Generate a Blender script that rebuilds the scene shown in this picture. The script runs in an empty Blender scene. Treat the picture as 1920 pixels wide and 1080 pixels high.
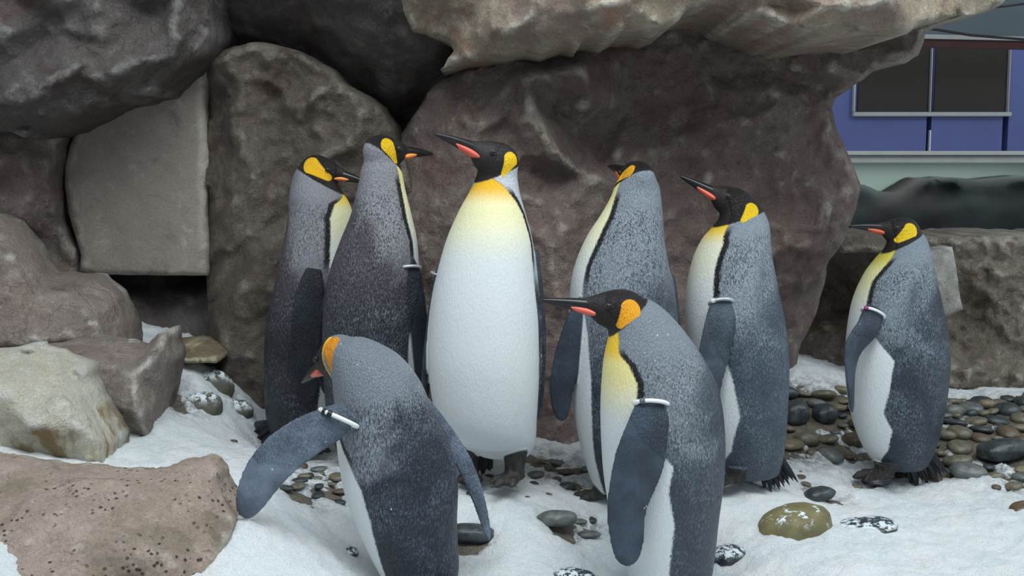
import bpy, bmesh, math, random
import numpy as np
from mathutils import Vector, noise, geometry
from mathutils.bvhtree import BVHTree

random.seed(7)
SC = bpy.context.scene
COL = SC.collection

# ------------------------------------------------------------------ camera
F_PX = 2200.0
CAM_Z = 0.85
PITCH = math.atan(240.0 / F_PX)          # eye level falls on picture row 300
cam_d = bpy.data.cameras.new('camera')
cam_d.sensor_width = 36.0
cam_d.lens = 36.0 * F_PX / 1920.0
cam_d.clip_start = 0.05
cam = bpy.data.objects.new('camera', cam_d)
COL.objects.link(cam)
cam.location = (0, 0, CAM_Z)
cam.rotation_euler = (math.pi / 2 - PITCH, 0, 0)
SC.camera = cam

# ------------------------------------------------------------------ world, lights, exposure
SC.view_settings.view_transform = 'Standard'
SC.view_settings.look = 'None'
SC.view_settings.gamma = 1.0
SC.view_settings.exposure = 0.06
SC.view_settings.use_curve_mapping = False
W = bpy.data.worlds.new('world')
SC.world = W
W.use_nodes = True
W.node_tree.nodes['Background'].inputs['Color'].default_value = (0.80, 0.92, 1.0, 1)
W.node_tree.nodes['Background'].inputs['Strength'].default_value = 0.46


def area(name, loc, rot, sx, sy, power, color):
    l = bpy.data.lights.new(name, 'AREA')
    l.shape = 'RECTANGLE'
    l.size = sx
    l.size_y = sy
    l.energy = power
    l.color = color
    o = bpy.data.objects.new(name, l)
    COL.objects.link(o)
    o.location = loc
    o.rotation_euler = rot
    return o


# the enclosure's daylight-white ceiling lamps, above and in front of the birds
area('ceiling_lamp_front', (0.45, 1.3, 3.3), (math.radians(22), 0, 0), 3.4, 1.3, 118, (0.90, 0.97, 1.0))
area('ceiling_lamp_right', (3.2, 3.2, 3.3), (math.radians(4), math.radians(25), 0), 1.6, 1.4, 42, (0.90, 0.97, 1.0))

# ------------------------------------------------------------------ helpers
CP, SP = math.cos(PITCH), math.sin(PITCH)


def at(px, py, Y):
    """world point on picture pixel (px,py) at horizontal distance Y"""
    u = (px - 960.0) / F_PX
    v = (540.0 - py) / F_PX
    d = Vector((u, CP + SP * v, CP * v - SP))
    t = Y / d.y
    return Vector((d.x * t, Y, CAM_Z + d.z * t))


def ray(px, py):
    u = (px - 960.0) / F_PX
    v = (540.0 - py) / F_PX
    return Vector((u, CP + SP * v, CP * v - SP)).normalized()


def S2L(c):
    return tuple(((x / 255.0) / 12.92 if x / 255.0 <= 0.04045 else (((x / 255.0) + 0.055) / 1.055) ** 2.4) for x in c)


def mesh_obj(name, verts, faces, mat, parent=None, smooth=True, loc=None):
    me = bpy.data.meshes.new(name)
    if loc is not None:
        verts = [(v[0] - loc[0], v[1] - loc[1], v[2] - loc[2]) for v in verts]
    me.from_pydata([tuple(v) for v in verts], [], faces)
    me.update()
    if smooth:
        me.polygons.foreach_set('use_smooth', [True] * len(me.polygons))
    o = bpy.data.objects.new(name, me)
    COL.objects.link(o)
    if mat:
        me.materials.append(mat)
    if parent:
        o.parent = parent
    elif loc is not None:
        o.location = loc
    return o


def tag(o, label=None, cat=None, group=None, kind=None):
    if label:
        o['label'] = label
    if cat:
        o['category'] = cat
    if group:
        o['group'] = group
    if kind:
        o['kind'] = kind
    return o


def fix_normals(o):
    bm = bmesh.new()
    bm.from_mesh(o.data)
    bmesh.ops.recalc_face_normals(bm, faces=bm.faces)
    bm.to_mesh(o.data)
    bm.free()


class NT:
    """tiny node-tree writer"""

    def __init__(self, name):
        self.m = bpy.data.materials.new(name)
        self.m.use_nodes = True
        self.t = self.m.node_tree
        self.n = self.t.nodes
        self.b = self.n['Principled BSDF']

    def link(self, a, b):
        self.t.links.new(a, b)

    def val(self, sock, v):
        if hasattr(v, 'is_linked') or isinstance(v, bpy.types.NodeSocket):
            self.link(v, sock)
        else:
            sock.default_value = v

    def attr(self, name):
        a = self.n.new('ShaderNodeAttribute')
        a.attribute_name = name
        return a.outputs['Fac']

    def math(self, op, a, b=0.0, clamp=False):
        k = self.n.new('ShaderNodeMath')
        k.operation = op
        k.use_clamp = clamp
        self.val(k.inputs[0], a)
        self.val(k.inputs[1], b)
        return k.outputs[0]

    def mix(self, f, a, b, mode='MIX'):
        k = self.n.new('ShaderNodeMix')
        k.data_type = 'RGBA'
        k.blend_type = mode
        self.val(k.inputs[0], f)
        for s, v in ((k.inputs[6], a), (k.inputs[7], b)):
            if isinstance(v, tuple):
                s.default_value = (v[0], v[1], v[2], 1)
            else:
                self.link(v, s)
        return k.outputs[2]

    def ramp(self, v, lo, hi, a=0.0, b=1.0, smooth=True):
        k = self.n.new('ShaderNodeMapRange')
        k.interpolation_type = 'SMOOTHSTEP' if smooth else 'LINEAR'
        k.clamp = True
        self.val(k.inputs[0], v)
        k.inputs[1].default_value = lo
        k.inputs[2].default_value = hi
        k.inputs[3].default_value = a
        k.inputs[4].default_value = b
        return k.outputs[0]

    def coord(self, scale=(1, 1, 1), rot=(0, 0, 0), kind='Object'):
        c = self.n.new('ShaderNodeTexCoord')
        mp = self.n.new('ShaderNodeMapping')
        mp.inputs['Scale'].default_value = scale
        mp.inputs['Rotation'].default_value = rot
        self.link(c.outputs[kind], mp.inputs[0])
        return mp.outputs[0]

    def noise(self, vec, scale, detail=4, rough=0.55, dist=0.0):
        k = self.n.new('ShaderNodeTexNoise')
        self.link(vec, k.inputs['Vector'])
        k.inputs['Scale'].default_value = scale
        k.inputs['Detail'].default_value = detail
        k.inputs['Roughness'].default_value = rough
        k.inputs['Distortion'].default_value = dist
        return k.outputs['Fac']

    def voro(self, vec, scale, feature='F1', out='Distance'):
        k = self.n.new('ShaderNodeTexVoronoi')
        k.feature = feature
        self.link(vec, k.inputs['Vector'])
        k.inputs['Scale'].default_value = scale
        return k.outputs[out]

    def bump(self, h, strength, dist, prev=None):
        k = self.n.new('ShaderNodeBump')
        k.inputs['Strength'].default_value = strength
        k.inputs['Distance'].default_value = dist
        self.link(h, k.inputs['Height'])
        if prev:
            self.link(prev, k.inputs['Normal'])
        return k.outputs[0]

    def done(self, col=None, rough=0.6, normal=None, spec=0.5):
        if col is not None:
            if isinstance(col, tuple):
                self.b.inputs['Base Color'].default_value = (col[0], col[1], col[2], 1)
            else:
                self.link(col, self.b.inputs['Base Color'])
        self.val(self.b.inputs['Roughness'], rough)
        self.b.inputs['Specular IOR Level'].default_value = spec
        if normal:
            self.link(normal, self.b.inputs['Normal'])
        return self.m


# ------------------------------------------------------------------ materials
ROCK_GAIN = 1.34


def mat_rock(name, base, alt, light, dark, stain=None, pits=0.0, streak=0.35, rough=0.75, mottle=3.0, bump=0.5, seed=0.0, cracks=0.32, runs=None, gain=1.0):
    m = NT(name)
    g = lambda c: tuple(min(250, x * ROCK_GAIN * gain) for x in c)
    base, alt, light, dark = g(base), g(alt), g(light), g(dark)
    stain = g(stain) if stain else None
    v = m.coord(rot=(0.2 + seed, 0.3, 0.5 + seed))
    vs = m.coord(scale=(5, 5, 1.3), rot=(0.15, 0.25 + seed * .1, 0.4))
    big = m.noise(v, mottle, 6, 0.62, 0.6)
    col = m.mix(m.ramp(big, 0.36, 0.64), S2L(base), S2L(alt))
    med = m.noise(v, mottle * 4.3, 8, 0.72, 0.5)
    col = m.mix(m.ramp(med, 0.52, 0.74, 0, 0.75), col, S2L(light))
    col = m.mix(m.ramp(med, 0.46, 0.28, 0, 0.75), col, S2L(dark))
    st = m.noise(vs, 3.2, 5, 0.6, 0.4)
    col = m.mix(m.ramp(st, 0.60, 0.72, 0, streak), col, S2L(light))
    if stain:
        sv = m.noise(v, mottle * 1.7, 4, 0.5, 0.8)
        col = m.mix(m.ramp(sv, 0.54, 0.68, 0, 0.8), col, S2L(stain))
    if runs:                                  # ochre water stains running down the front face
        oz = m.n.new('ShaderNodeSeparateXYZ')
        m.link(m.coord(), oz.inputs[0])
        rn = m.noise(m.coord(scale=(7, 7, .7)), 2.2, 4, .55, .3)
        low = m.ramp(m.math('ADD', oz.outputs[2], m.math('MULTIPLY', m.noise(v, 9, 3), .05)), .19, .165)
        col = m.mix(m.math('MULTIPLY', m.ramp(rn, .42, .56, 0, .9), low), col, S2L(g(runs)))
    fine = m.noise(v, 160, 3, 0.6)
    col = m.mix(m.ramp(fine, 0.30, 0.72, 0.0, 0.42), col, S2L(dark))
    # pale mineral specks
    sp = m.noise(v, 260, 1, 0.5)
    col = m.mix(m.ramp(sp, 0.74, 0.80, 0, 0.7), col, (0.55, 0.55, 0.52))
    # long fissures: warped cell edges, some of them only
    wv = m.n.new('ShaderNodeVectorMath')
    wv.operation = 'ADD'
    wn_ = m.n.new('ShaderNodeTexNoise')
    wn_.inputs['Scale'].default_value = 3.0
    wn_.inputs['Detail'].default_value = 5
    m.link(v, wn_.inputs['Vector'])
    m.link(v, wv.inputs[0])
    m.link(wn_.outputs['Color'], wv.inputs[1])
    ce = m.voro(wv.outputs[0], 3.1, 'DISTANCE_TO_EDGE')
    gate = m.ramp(m.noise(v, 2.6, 2), 0.52, 0.60)
    crack = m.math('MULTIPLY', m.ramp(ce, 0.0, 0.022, 1, 0), gate)
    col = m.mix(m.math('MULTIPLY', crack, cracks), col, S2L(tuple(x * .5 for x in dark)))
    gp = m.n.new('ShaderNodeNewGeometry')      # lighter convex edges of the moulded rock
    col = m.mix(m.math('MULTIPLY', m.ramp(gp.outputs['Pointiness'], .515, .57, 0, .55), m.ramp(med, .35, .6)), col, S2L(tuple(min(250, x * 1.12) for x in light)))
    h = m.noise(v, 26, 9, 0.68, 0.2)
    h2 = m.noise(vs, 2.4, 8, 0.7, 0.9)
    nb = m.bump(h2, bump * 1.3, 0.07)
    nb = m.bump(h, bump * 1.5, 0.035, nb)
    nb = m.bump(m.math('SUBTRACT', 1.0, crack), 0.7 * cracks, 0.015, nb)
    nb = m.bump(fine, 0.35, 0.004, nb)
    if pits:
        pv = m.voro(v, 62)
        pn = m.noise(v, 9, 3)
        pm = m.math('MULTIPLY', m.ramp(pv, 0.16, 0.30, 1, 0), m.ramp(pn, 0.46, 0.6, 0, pits))
        col = m.mix(pm, col, S2L((62, 44, 38)))
        nb = m.bump(m.math('SUBTRACT', 1.0, pm), 0.6, 0.008, nb)
    return m.done(col, rough, nb, 0.35)


def mat_plain(name, rgb, rough=0.5, metal=0.0, var=0.12, scale=14.0, bump=0.0, spec=0.5):
    m = NT(name)
    v = m.coord()
    n = m.noise(v, scale, 4)
    c = S2L(rgb)
    col = m.mix(m.ramp(n, 0.3, 0.7), tuple(x * (1 - var) for x in c), tuple(min(1, x * (1 + var)) for x in c))
    nb = m.bump(n, bump, 0.004) if bump else None
    m.b.inputs['Metallic'].default_value = metal
    return m.done(col, rough, nb, spec)


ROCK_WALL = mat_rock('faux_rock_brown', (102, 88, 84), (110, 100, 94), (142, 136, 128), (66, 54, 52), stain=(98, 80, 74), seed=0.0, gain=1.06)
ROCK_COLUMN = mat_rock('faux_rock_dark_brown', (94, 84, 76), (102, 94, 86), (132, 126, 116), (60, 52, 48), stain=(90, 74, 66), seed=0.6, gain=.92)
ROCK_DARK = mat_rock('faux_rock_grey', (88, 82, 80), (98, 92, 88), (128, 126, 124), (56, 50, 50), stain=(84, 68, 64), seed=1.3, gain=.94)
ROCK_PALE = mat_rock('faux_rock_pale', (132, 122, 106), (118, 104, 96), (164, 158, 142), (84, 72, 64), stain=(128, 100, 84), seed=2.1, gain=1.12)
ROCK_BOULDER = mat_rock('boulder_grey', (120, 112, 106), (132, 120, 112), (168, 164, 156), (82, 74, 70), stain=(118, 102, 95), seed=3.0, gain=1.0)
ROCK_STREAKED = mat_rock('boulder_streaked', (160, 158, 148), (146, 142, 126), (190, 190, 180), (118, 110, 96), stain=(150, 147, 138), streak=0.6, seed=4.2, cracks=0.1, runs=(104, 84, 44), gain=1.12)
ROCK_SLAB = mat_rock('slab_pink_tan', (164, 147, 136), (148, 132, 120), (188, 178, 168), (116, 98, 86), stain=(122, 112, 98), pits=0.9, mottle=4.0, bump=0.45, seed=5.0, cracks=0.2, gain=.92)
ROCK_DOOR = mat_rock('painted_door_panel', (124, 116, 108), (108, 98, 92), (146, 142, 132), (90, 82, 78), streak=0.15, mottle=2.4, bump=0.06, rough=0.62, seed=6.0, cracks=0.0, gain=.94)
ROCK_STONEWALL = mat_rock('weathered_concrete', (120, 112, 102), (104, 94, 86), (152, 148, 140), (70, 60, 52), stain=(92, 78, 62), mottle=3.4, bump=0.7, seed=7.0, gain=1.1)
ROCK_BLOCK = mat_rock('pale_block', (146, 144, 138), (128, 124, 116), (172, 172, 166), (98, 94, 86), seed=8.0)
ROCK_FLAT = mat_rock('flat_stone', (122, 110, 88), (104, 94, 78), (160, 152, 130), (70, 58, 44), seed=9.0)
MAT_RECESS = mat_plain('dark_recess', (34, 28, 26), 0.9)


def mat_snow():
    m = NT('crushed_snow')
    v = m.coord()
    big = m.noise(v, 4.5, 5, 0.6)
    med = m.noise(v, 38, 6, 0.7)
    fine = m.noise(v, 170, 4, 0.7)
    thin = m.attr('thin')                     # trampled, dirty thin snow over stones
    col = m.mix(m.ramp(big, 0.38, 0.6), S2L((236, 244, 247)), S2L((246, 250, 252)))
    dirt = m.math('MULTIPLY', m.ramp(med, 0.40, 0.60), thin)
    col = m.mix(dirt, col, S2L((128, 126, 122)))
    nb = m.bump(med, 0.75, 0.025)
    nb = m.bump(fine, 0.75, 0.008, nb)
    m.b.inputs['Subsurface Weight'].default_value = 0.25
    m.b.inputs['Subsurface Radius'].default_value = (0.012, 0.016, 0.02)
    m.b.inputs['Subsurface Scale'].default_value = 1.0
    return m.done(col, 0.65, nb, 0.3)


MAT_SNOW = mat_snow()
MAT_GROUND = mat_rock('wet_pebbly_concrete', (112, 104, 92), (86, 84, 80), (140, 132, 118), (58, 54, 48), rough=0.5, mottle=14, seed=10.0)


def mat_stone(name, a, b, c, rough=0.38, snow=0.0):
    m = NT(name)
    v = m.coord(scale=(.055, .055, .055))
    n = m.noise(v, 22, 6, 0.62, 0.5)
    col = m.mix(m.ramp(n, 0.36, 0.62), S2L(a), S2L(b))
    n2 = m.noise(v, 90, 4, 0.6)
    col = m.mix(m.ramp(n2, 0.55, 0.75, 0, 0.7), col, S2L(c))
    nb = m.bump(n2, 0.35, 0.005)
    if snow:
        g = m.n.new('ShaderNodeNewGeometry')
        sx = m.n.new('ShaderNodeSeparateXYZ')
        m.link(g.outputs['Normal'], sx.inputs[0])
        n3 = m.noise(v, 60, 5, 0.7)
        f = m.math('MULTIPLY', m.ramp(sx.outputs[2], 0.1, 0.9), m.ramp(n3, 0.60 - snow * .15, 0.66 - snow * .15))
        col = m.mix(f, col, S2L((220, 230, 235)))
    return m.done(col, rough, nb, 0.5)


STONES = [mat_stone('wet_slate_stone', (44, 50, 54), (68, 74, 76), (104, 108, 106)),
          mat_stone('grey_olive_stone', (92, 90, 76), (118, 112, 94), (150, 144, 124)),
          mat_stone('tan_stone', (134, 122, 98), (112, 102, 84), (168, 158, 136)),
          mat_stone('grey_stone', (84, 88, 88), (112, 114, 110), (142, 144, 140)),
          mat_stone('rusty_stone', (104, 84, 66), (80, 74, 66), (138, 118, 96))]
STONE_MOSSY = mat_stone('mossy_stone', (70, 72, 58), (92, 90, 80), (120, 120, 104), 0.7, snow=0.9)
STONE_OLIVE = mat_stone('olive_boulder', (124, 116, 78), (104, 98, 68), (150, 144, 108), 0.6, snow=0.25)
STONE_SNOWY = mat_stone('snow_dusted_slate', (40, 46, 52), (62, 70, 74), (96, 102, 104), 0.4, snow=0.85)


# ------------------------------------------------------------------ rock slabs: faceted relief with an outline, real depth and a closed back
def inside(poly, x, y):
    c = False
    j = len(poly) - 1
    for i in range(len(poly)):
        xi, yi = poly[i]
        xj, yj = poly[j]
        if (yi > y) != (yj > y) and x < (xj - xi) * (y - yi) / (yj - yi) + xi:
            c = not c
        j = i
    return c


def tri_interp(ctrl, P):
    """piecewise-linear depth through scattered control points (px,py,Y)"""
    pts = [Vector((c[0], c[1])) for c in ctrl]
    vs, es, fs, ov, oe, of = geometry.delaunay_2d_cdt(pts, [], [], 0, 1e-4)
    Yv = np.array([ctrl[o[0]][2] if o else 0 for o in ov])
    V = np.array([[v.x, v.y] for v in vs])
    out = np.full(len(P), np.nan)
    for f in fs:
        a, b, c = V[f[0]], V[f[1]], V[f[2]]
        det = (b[1] - c[1]) * (a[0] - c[0]) + (c[0] - b[0]) * (a[1] - c[1])
        if abs(det) < 1e-6:
            continue
        l1 = ((b[1] - c[1]) * (P[:, 0] - c[0]) + (c[0] - b[0]) * (P[:, 1] - c[1])) / det
        l2 = ((c[1] - a[1]) * (P[:, 0] - c[0]) + (a[0] - c[0]) * (P[:, 1] - c[1])) / det
        l3 = 1 - l1 - l2
        ok = (l1 >= -1e-6) & (l2 >= -1e-6) & (l3 >= -1e-6)
        out[ok] = l1[ok] * Yv[f[0]] + l2[ok] * Yv[f[1]] + l3[ok] * Yv[f[2]]
    bad = np.isnan(out)
    if bad.any():
        C = np.array([[c[0], c[1]] for c in ctrl])
        YY = np.array([c[2] for c in ctrl])
        d = ((P[bad][:, None, :] - C[None]) ** 2).sum(2) + 1.0
        w = 1 / d ** 1.5
        out[bad] = (w * YY).sum(1) / w.sum(1)
    return out


def rock_slab(name, outline, ctrl, mat, spacing=9, edge_w=40, edge_d=0.10, back=0.35, amp=0.03, fine=0.010, smooth=3,
              jitter=3.0, ridge=0.0, seed=0, freq=3.0, parent=None):
    rng = random.Random(seed)
    # dense, slightly ragged outline
    poly = []
    n = len(outline)
    for i in range(n):
        a, b = outline[i], outline[(i + 1) % n]
        L = math.hypot(b[0] - a[0], b[1] - a[1])
        k = max(1, int(L / spacing))
        for j in range(k):
            t = j / k
            x, y = a[0] + (b[0] - a[0]) * t, a[1] + (b[1] - a[1]) * t
            nx, ny = -(b[1] - a[1]) / L, (b[0] - a[0]) / L
            q = noise.noise(Vector((x * .035, y * .035, seed))) * jitter + noise.noise(Vector((x * .11, y * .11, seed + 5))) * jitter * .4
            poly.append((x + nx * q, y + ny * q))
    xs = [p[0] for p in poly]
    ys = [p[1] for p in poly]
    pts = [Vector(p) for p in poly]
    nb = len(pts)
    PB = np.array(poly)
    PB2 = np.roll(PB, -1, 0)
    y = min(ys)
    cand = []
    row = 0
    while y < max(ys):
        x = min(xs) + (spacing / 2 if row % 2 else 0)
        while x < max(xs):
            cand.append((x + rng.uniform(-.25, .25) * spacing, y + rng.uniform(-.25, .25) * spacing))
            x += spacing
        y += spacing * .87
        row += 1
    cand = [c for c in cand if inside(poly, *c)]

    def bdist(P):
        P = np.array(P, float)
        out = np.full(len(P), 1e9)
        d = PB2 - PB
        dd = (d ** 2).sum(1) + 1e-9
        for s in range(0, len(P), 4000):
            q = P[s:s + 4000]
            t = np.clip(((q[:, None] - PB[None]) * d[None]).sum(2) / dd, 0, 1)
            e = q[:, None] - (PB[None] + t[..., None] * d[None])
            out[s:s + 4000] = np.sqrt((e ** 2).sum(2)).min(1)
        return out

    bd = bdist(cand)
    pts += [Vector(c) for c, q in zip(cand, bd) if q > spacing * .55]
    edges = [(i, (i + 1) % nb) for i in range(nb)]
    vs, es, fs, ov, oe, of = geometry.delaunay_2d_cdt(pts, edges, [], 1, 1e-4)
    P = np.array([[v.x, v.y] for v in vs])
    Y = tri_interp(ctrl, P)
    E = np.array(es)
    for _ in range(smooth):
        s = np.zeros(len(P))
        c = np.zeros(len(P))
        np.add.at(s, E[:, 0], Y[E[:, 1]])
        np.add.at(s, E[:, 1], Y[E[:, 0]])
        np.add.at(c, E[:, 0], 1)
        np.add.at(c, E[:, 1], 1)
        Y = 0.5 * Y + 0.5 * s / np.maximum(c, 1)
    D = bdist(P)
    k = np.clip(D / edge_w, 0, 1)
    Y = Y + edge_d * (1 - np.sqrt(np.maximum(0, 1 - (1 - k) ** 2)))
    verts = []
    for i in range(len(P)):
        w = at(P[i, 0], P[i, 1], Y[i])
        q = Vector((w.x * freq + seed * 3.1, w.y * freq, w.z * freq))
        h = noise.fractal(q, 1.0, 2.1, 4) * amp
        if ridge:
            r = 1 - abs(noise.noise(q * 1.6 + Vector((9, 2, 4))))
            h += (r ** 3 - .4) * ridge
        h += noise.fractal(q * 7.0, 0.9, 2.0, 3) * fine
        w = at(P[i, 0], P[i, 1], Y[i] - h)
        verts.append(w)
    faces = [tuple(f) for f in fs]
    # boundary loop -> rim -> closed back
    used = {}
    for f in faces:
        for a in range(len(f)):
            e = (f[a], f[(a + 1) % len(f)])
            kk = (min(e), max(e))
            used[kk] = used.get(kk, 0) + 1
    nxt = {}
    for f in faces:
        for a in range(len(f)):
            e = (f[a], f[(a + 1) % len(f)])
            if used[(min(e), max(e))] == 1:
                nxt[e[0]] = e[1]
    loop = []
    s = next(iter(nxt))
    c = s
    while True:
        loop.append(c)
        c = nxt.get(c)
        if c is None or c == s or len(loop) > len(nxt):
            break
    base = len(verts)
    far = max(max(v.y for v in verts) + .03, max(verts[i].y for i in loop) + back * .25)
    for i in loop:
        w = verts[i]
        verts.append(Vector((w.x, w.y + back, w.z)))
    rim = len(verts)
    for i in loop:                                  # flat back plane behind everything
        w = verts[i]
        verts.append(Vector((w.x, max(far, w.y + back), w.z)))
    L = len(loop)
    for j in range(L):
        a, b = loop[j], loop[(j + 1) % L]
        faces.append((b, a, base + j, base + (j + 1) % L))
        faces.append((base + (j + 1) % L, base + j, rim + j, rim + (j + 1) % L))
    yb = max(v.y for v in verts)
    for j in range(L):
        verts[rim + j].y = yb
    faces.append(tuple(rim + j for j in range(L)))
    xs = [v.x for v in verts]
    loc = Vector(((min(xs) + max(xs)) / 2, min(v.y for v in verts), min(v.z for v in verts)))
    o = mesh_obj(name, verts, faces, mat, parent, True, loc)
    fix_normals(o)
    return o


#STRUCTURE
def rock_setting():
    # --- rear rock in the deep notch and behind the column
    o = rock_slab('wall_back', [(-260, -160), (1000, -160), (1000, 420), (900, 860), (-260, 860)],
                  [(-260, -160, 3.6), (300, -160, 3.55), (480, -160, 3.5), (620, -160, 3.35), (800, -160, 3.4), (1000, -160, 3.5), (1000, 420, 4.2), (-260, 860, 4.25),
                   (900, 860, 4.2), (395, 60, 4.0), (390, 140, 4.25), (300, 120, 4.25), (150, 150, 4.2), (150, 0, 4.0), (560, 60, 3.9), (560, 110, 4.05), (480, 100, 4.1), (660, 40, 3.70), (700, 100, 3.82), (765, 130, 3.86), (835, 135, 3.98), (650, 150, 3.96), (740, 245, 4.18),
                   (720, 180, 3.95), (690, 170, 4.02), (790, 80, 3.74), (810, 110, 3.78), (560, 300, 4.2), (300, 300, 4.3), (150, 300, 4.3), (-260, 300, 4.2),
                   (200, 520, 4.32), (390, 520, 4.3), (200, 545, 4.02), (300, 545, 4.02), (390, 545, 4.0), (300, 660, 3.95), (200, 660, 3.95), (400, 660, 3.9)],
                  ROCK_DARK, spacing=10, edge_w=1, edge_d=0, back=0.2, amp=0.05, fine=0.014, ridge=0.03, smooth=2, seed=1)
    tag(o, 'dark grey-brown artificial rock wall behind the penguins', kind='structure')
    # --- rock column between the door panel and the notch
    o = rock_slab('wall_column', [(388, 110), (420, 92), (478, 78), (520, 84), (570, 98), (618, 126), (652, 160), (690, 178), (715, 198), (735, 230), (748, 262),
                                  (790, 360), (850, 470), (880, 860), (395, 860), (392, 640), (388, 500), (392, 420), (384, 300), (390, 200)],
                  [(388, 110, 3.78), (478, 78, 3.74), (570, 98, 3.72), (652, 160, 3.72), (735, 230, 3.78), (748, 262, 3.8), (850, 470, 3.9), (880, 860, 3.75),
                   (395, 860, 3.7), (388, 500, 3.86), (390, 200, 3.9), (452, 150, 3.78), (445, 240, 3.76), (470, 330, 3.74), (455, 420, 3.76), (585, 140, 3.74), (600, 230, 3.70),
                   (620, 330, 3.70), (520, 180, 3.83), (530, 300, 3.79), (540, 410, 3.82), (690, 250, 3.76), (700, 400, 3.78), (780, 500, 3.84),
                   (400, 462, 3.80), (470, 468, 3.72), (515, 480, 3.64), (520, 560, 3.62), (440, 560, 3.60), (400, 600, 3.7), (420, 680, 3.58), (520, 720, 3.58), (700, 700, 3.7)],
                  ROCK_COLUMN, spacing=9, edge_w=18, edge_d=0.07, amp=0.04, fine=0.018, ridge=0.045, smooth=1, seed=2, back=.25)
    tag(o, 'brown rock column beside the den door panel', kind='structure')
    # --- big right-hand rock face
    o = rock_slab('wall_right_face', [(640, 880), (690, 480), (722, 330), (748, 256), (770, 225), (800, 175), (830, 150), (880, 122), (960, 100), (1040, 82), (1100, 50), (1200, 20), (1400, 0), (1600, 20),
                                      (1738, 36), (1733, 75), (1722, 104), (1695, 118), (1640, 134), (1600, 160), (1566, 184), (1560, 205), (1572, 250), (1590, 290), (1606, 325), (1614, 348), (1606, 390),
                                      (1592, 425), (1578, 458), (1556, 486), (1545, 530), (1530, 590), (1505, 640), (1490, 700), (1480, 780), (1100, 880)],
                  [(640, 880, 3.85), (690, 480, 3.88), (748, 256, 3.95), (800, 175, 3.85), (880, 122, 3.82), (960, 100, 3.86), (1100, 50, 3.95), (1400, 0, 4.0), (1738, 36, 3.72), (1722, 104, 3.74),
                   (1640, 134, 3.82), (1566, 184, 4.0), (1614, 348, 3.95), (1578, 458, 4.02), (1530, 590, 4.2), (1490, 700, 4.2), (1480, 780, 4.2), (1100, 880, 3.62),
                   (830, 250, 3.74), (905, 210, 3.70), (880, 340, 3.68), (985, 140, 3.68), (1005, 230, 3.57), (1045, 290, 3.58), (1100, 335, 3.66), (1150, 325, 3.72), (1032, 205, 3.74), (1078, 275, 3.76), (1125, 298, 3.82), (950, 230, 3.73), (985, 300, 3.70),
                   (1000, 320, 3.74), (1085, 130, 3.72), (1112, 150, 3.76), (1092, 200, 3.72), (1093, 240, 3.84), (1175, 110, 3.90), (1180, 200, 3.86), (1170, 420, 3.74), (1040, 470, 3.60),
                   (1060, 560, 3.62), (1050, 700, 3.58), (1050, 820, 3.56), (900, 600, 3.7), (1300, 150, 3.92), (1450, 130, 3.95), (1250, 300, 3.80), (1380, 280, 3.82), (1470, 180, 3.88),
                   (1480, 300, 3.84), (1560, 380, 3.82), (1520, 460, 3.85), (1480, 540, 3.94), (1400, 480, 3.80), (1300, 560, 3.75), (1380, 700, 3.9), (1250, 760, 3.7)],
                  ROCK_WALL, spacing=9, edge_w=16, edge_d=0.07, amp=0.04, fine=0.016, ridge=0.035, smooth=0, seed=3, back=.3)
    tag(o, 'broad brown rock face with a ragged right edge beside the blue building', kind='structure')
    # --- overhanging ledge along the top
    o = rock_slab('wall_overhang', [(745, -160), (752, 20), (772, 56), (812, 68), (838, 80), (850, 94), (826, 132), (862, 120), (900, 114), (950, 108), (985, 98), (1015, 101), (1040, 90), (1060, 82),
                                    (1086, 88), (1098, 68), (1132, 73), (1152, 67), (1176, 48), (1215, 46), (1242, 54), (1266, 42), (1290, 16), (1322, 10), (1366, 15), (1402, 30), (1440, 38), (1482, 52),
                                    (1505, 62), (1560, 67), (1622, 60), (1700, 62), (1735, 40), (1780, 30), (1850, 25), (1886, 0), (1905, -60), (1905, -160)],
                  [(745, -160, 3.4), (752, 20, 3.66), (826, 132, 3.62), (862, 120, 3.55), (950, 108, 3.45), (1040, 90, 3.40), (1098, 68, 3.32), (1152, 67, 3.3), (1242, 54, 3.28), (1290, 16, 3.32), (1366, 15, 3.34),
                   (1402, 30, 3.26), (1482, 52, 3.2), (1560, 67, 3.2), (1700, 62, 3.22), (1780, 30, 3.35), (1886, 0, 3.5), (1905, -160, 3.4), (1300, -160, 3.15), (1000, -160, 3.3), (880, 20, 3.5), (920, -20, 3.42),
                   (940, 70, 3.4), (1000, 30, 3.34), (1090, 20, 3.25), (1105, 10, 3.22), (1200, 0, 3.2), (1430, 10, 3.24), (1450, -20, 3.2), (1490, 15, 3.24), (1550, 10, 3.1), (1660, 0, 3.12), (1720, -10, 3.25), (1700, -160, 3.15)],
                  ROCK_PALE, spacing=8, edge_w=9, edge_d=0.03, amp=0.035, fine=0.016, ridge=0.04, smooth=0, seed=4, back=.62, jitter=4)
    tag(o, 'pale greenish-tan rock ledge overhanging the wall', kind='structure')
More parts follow.
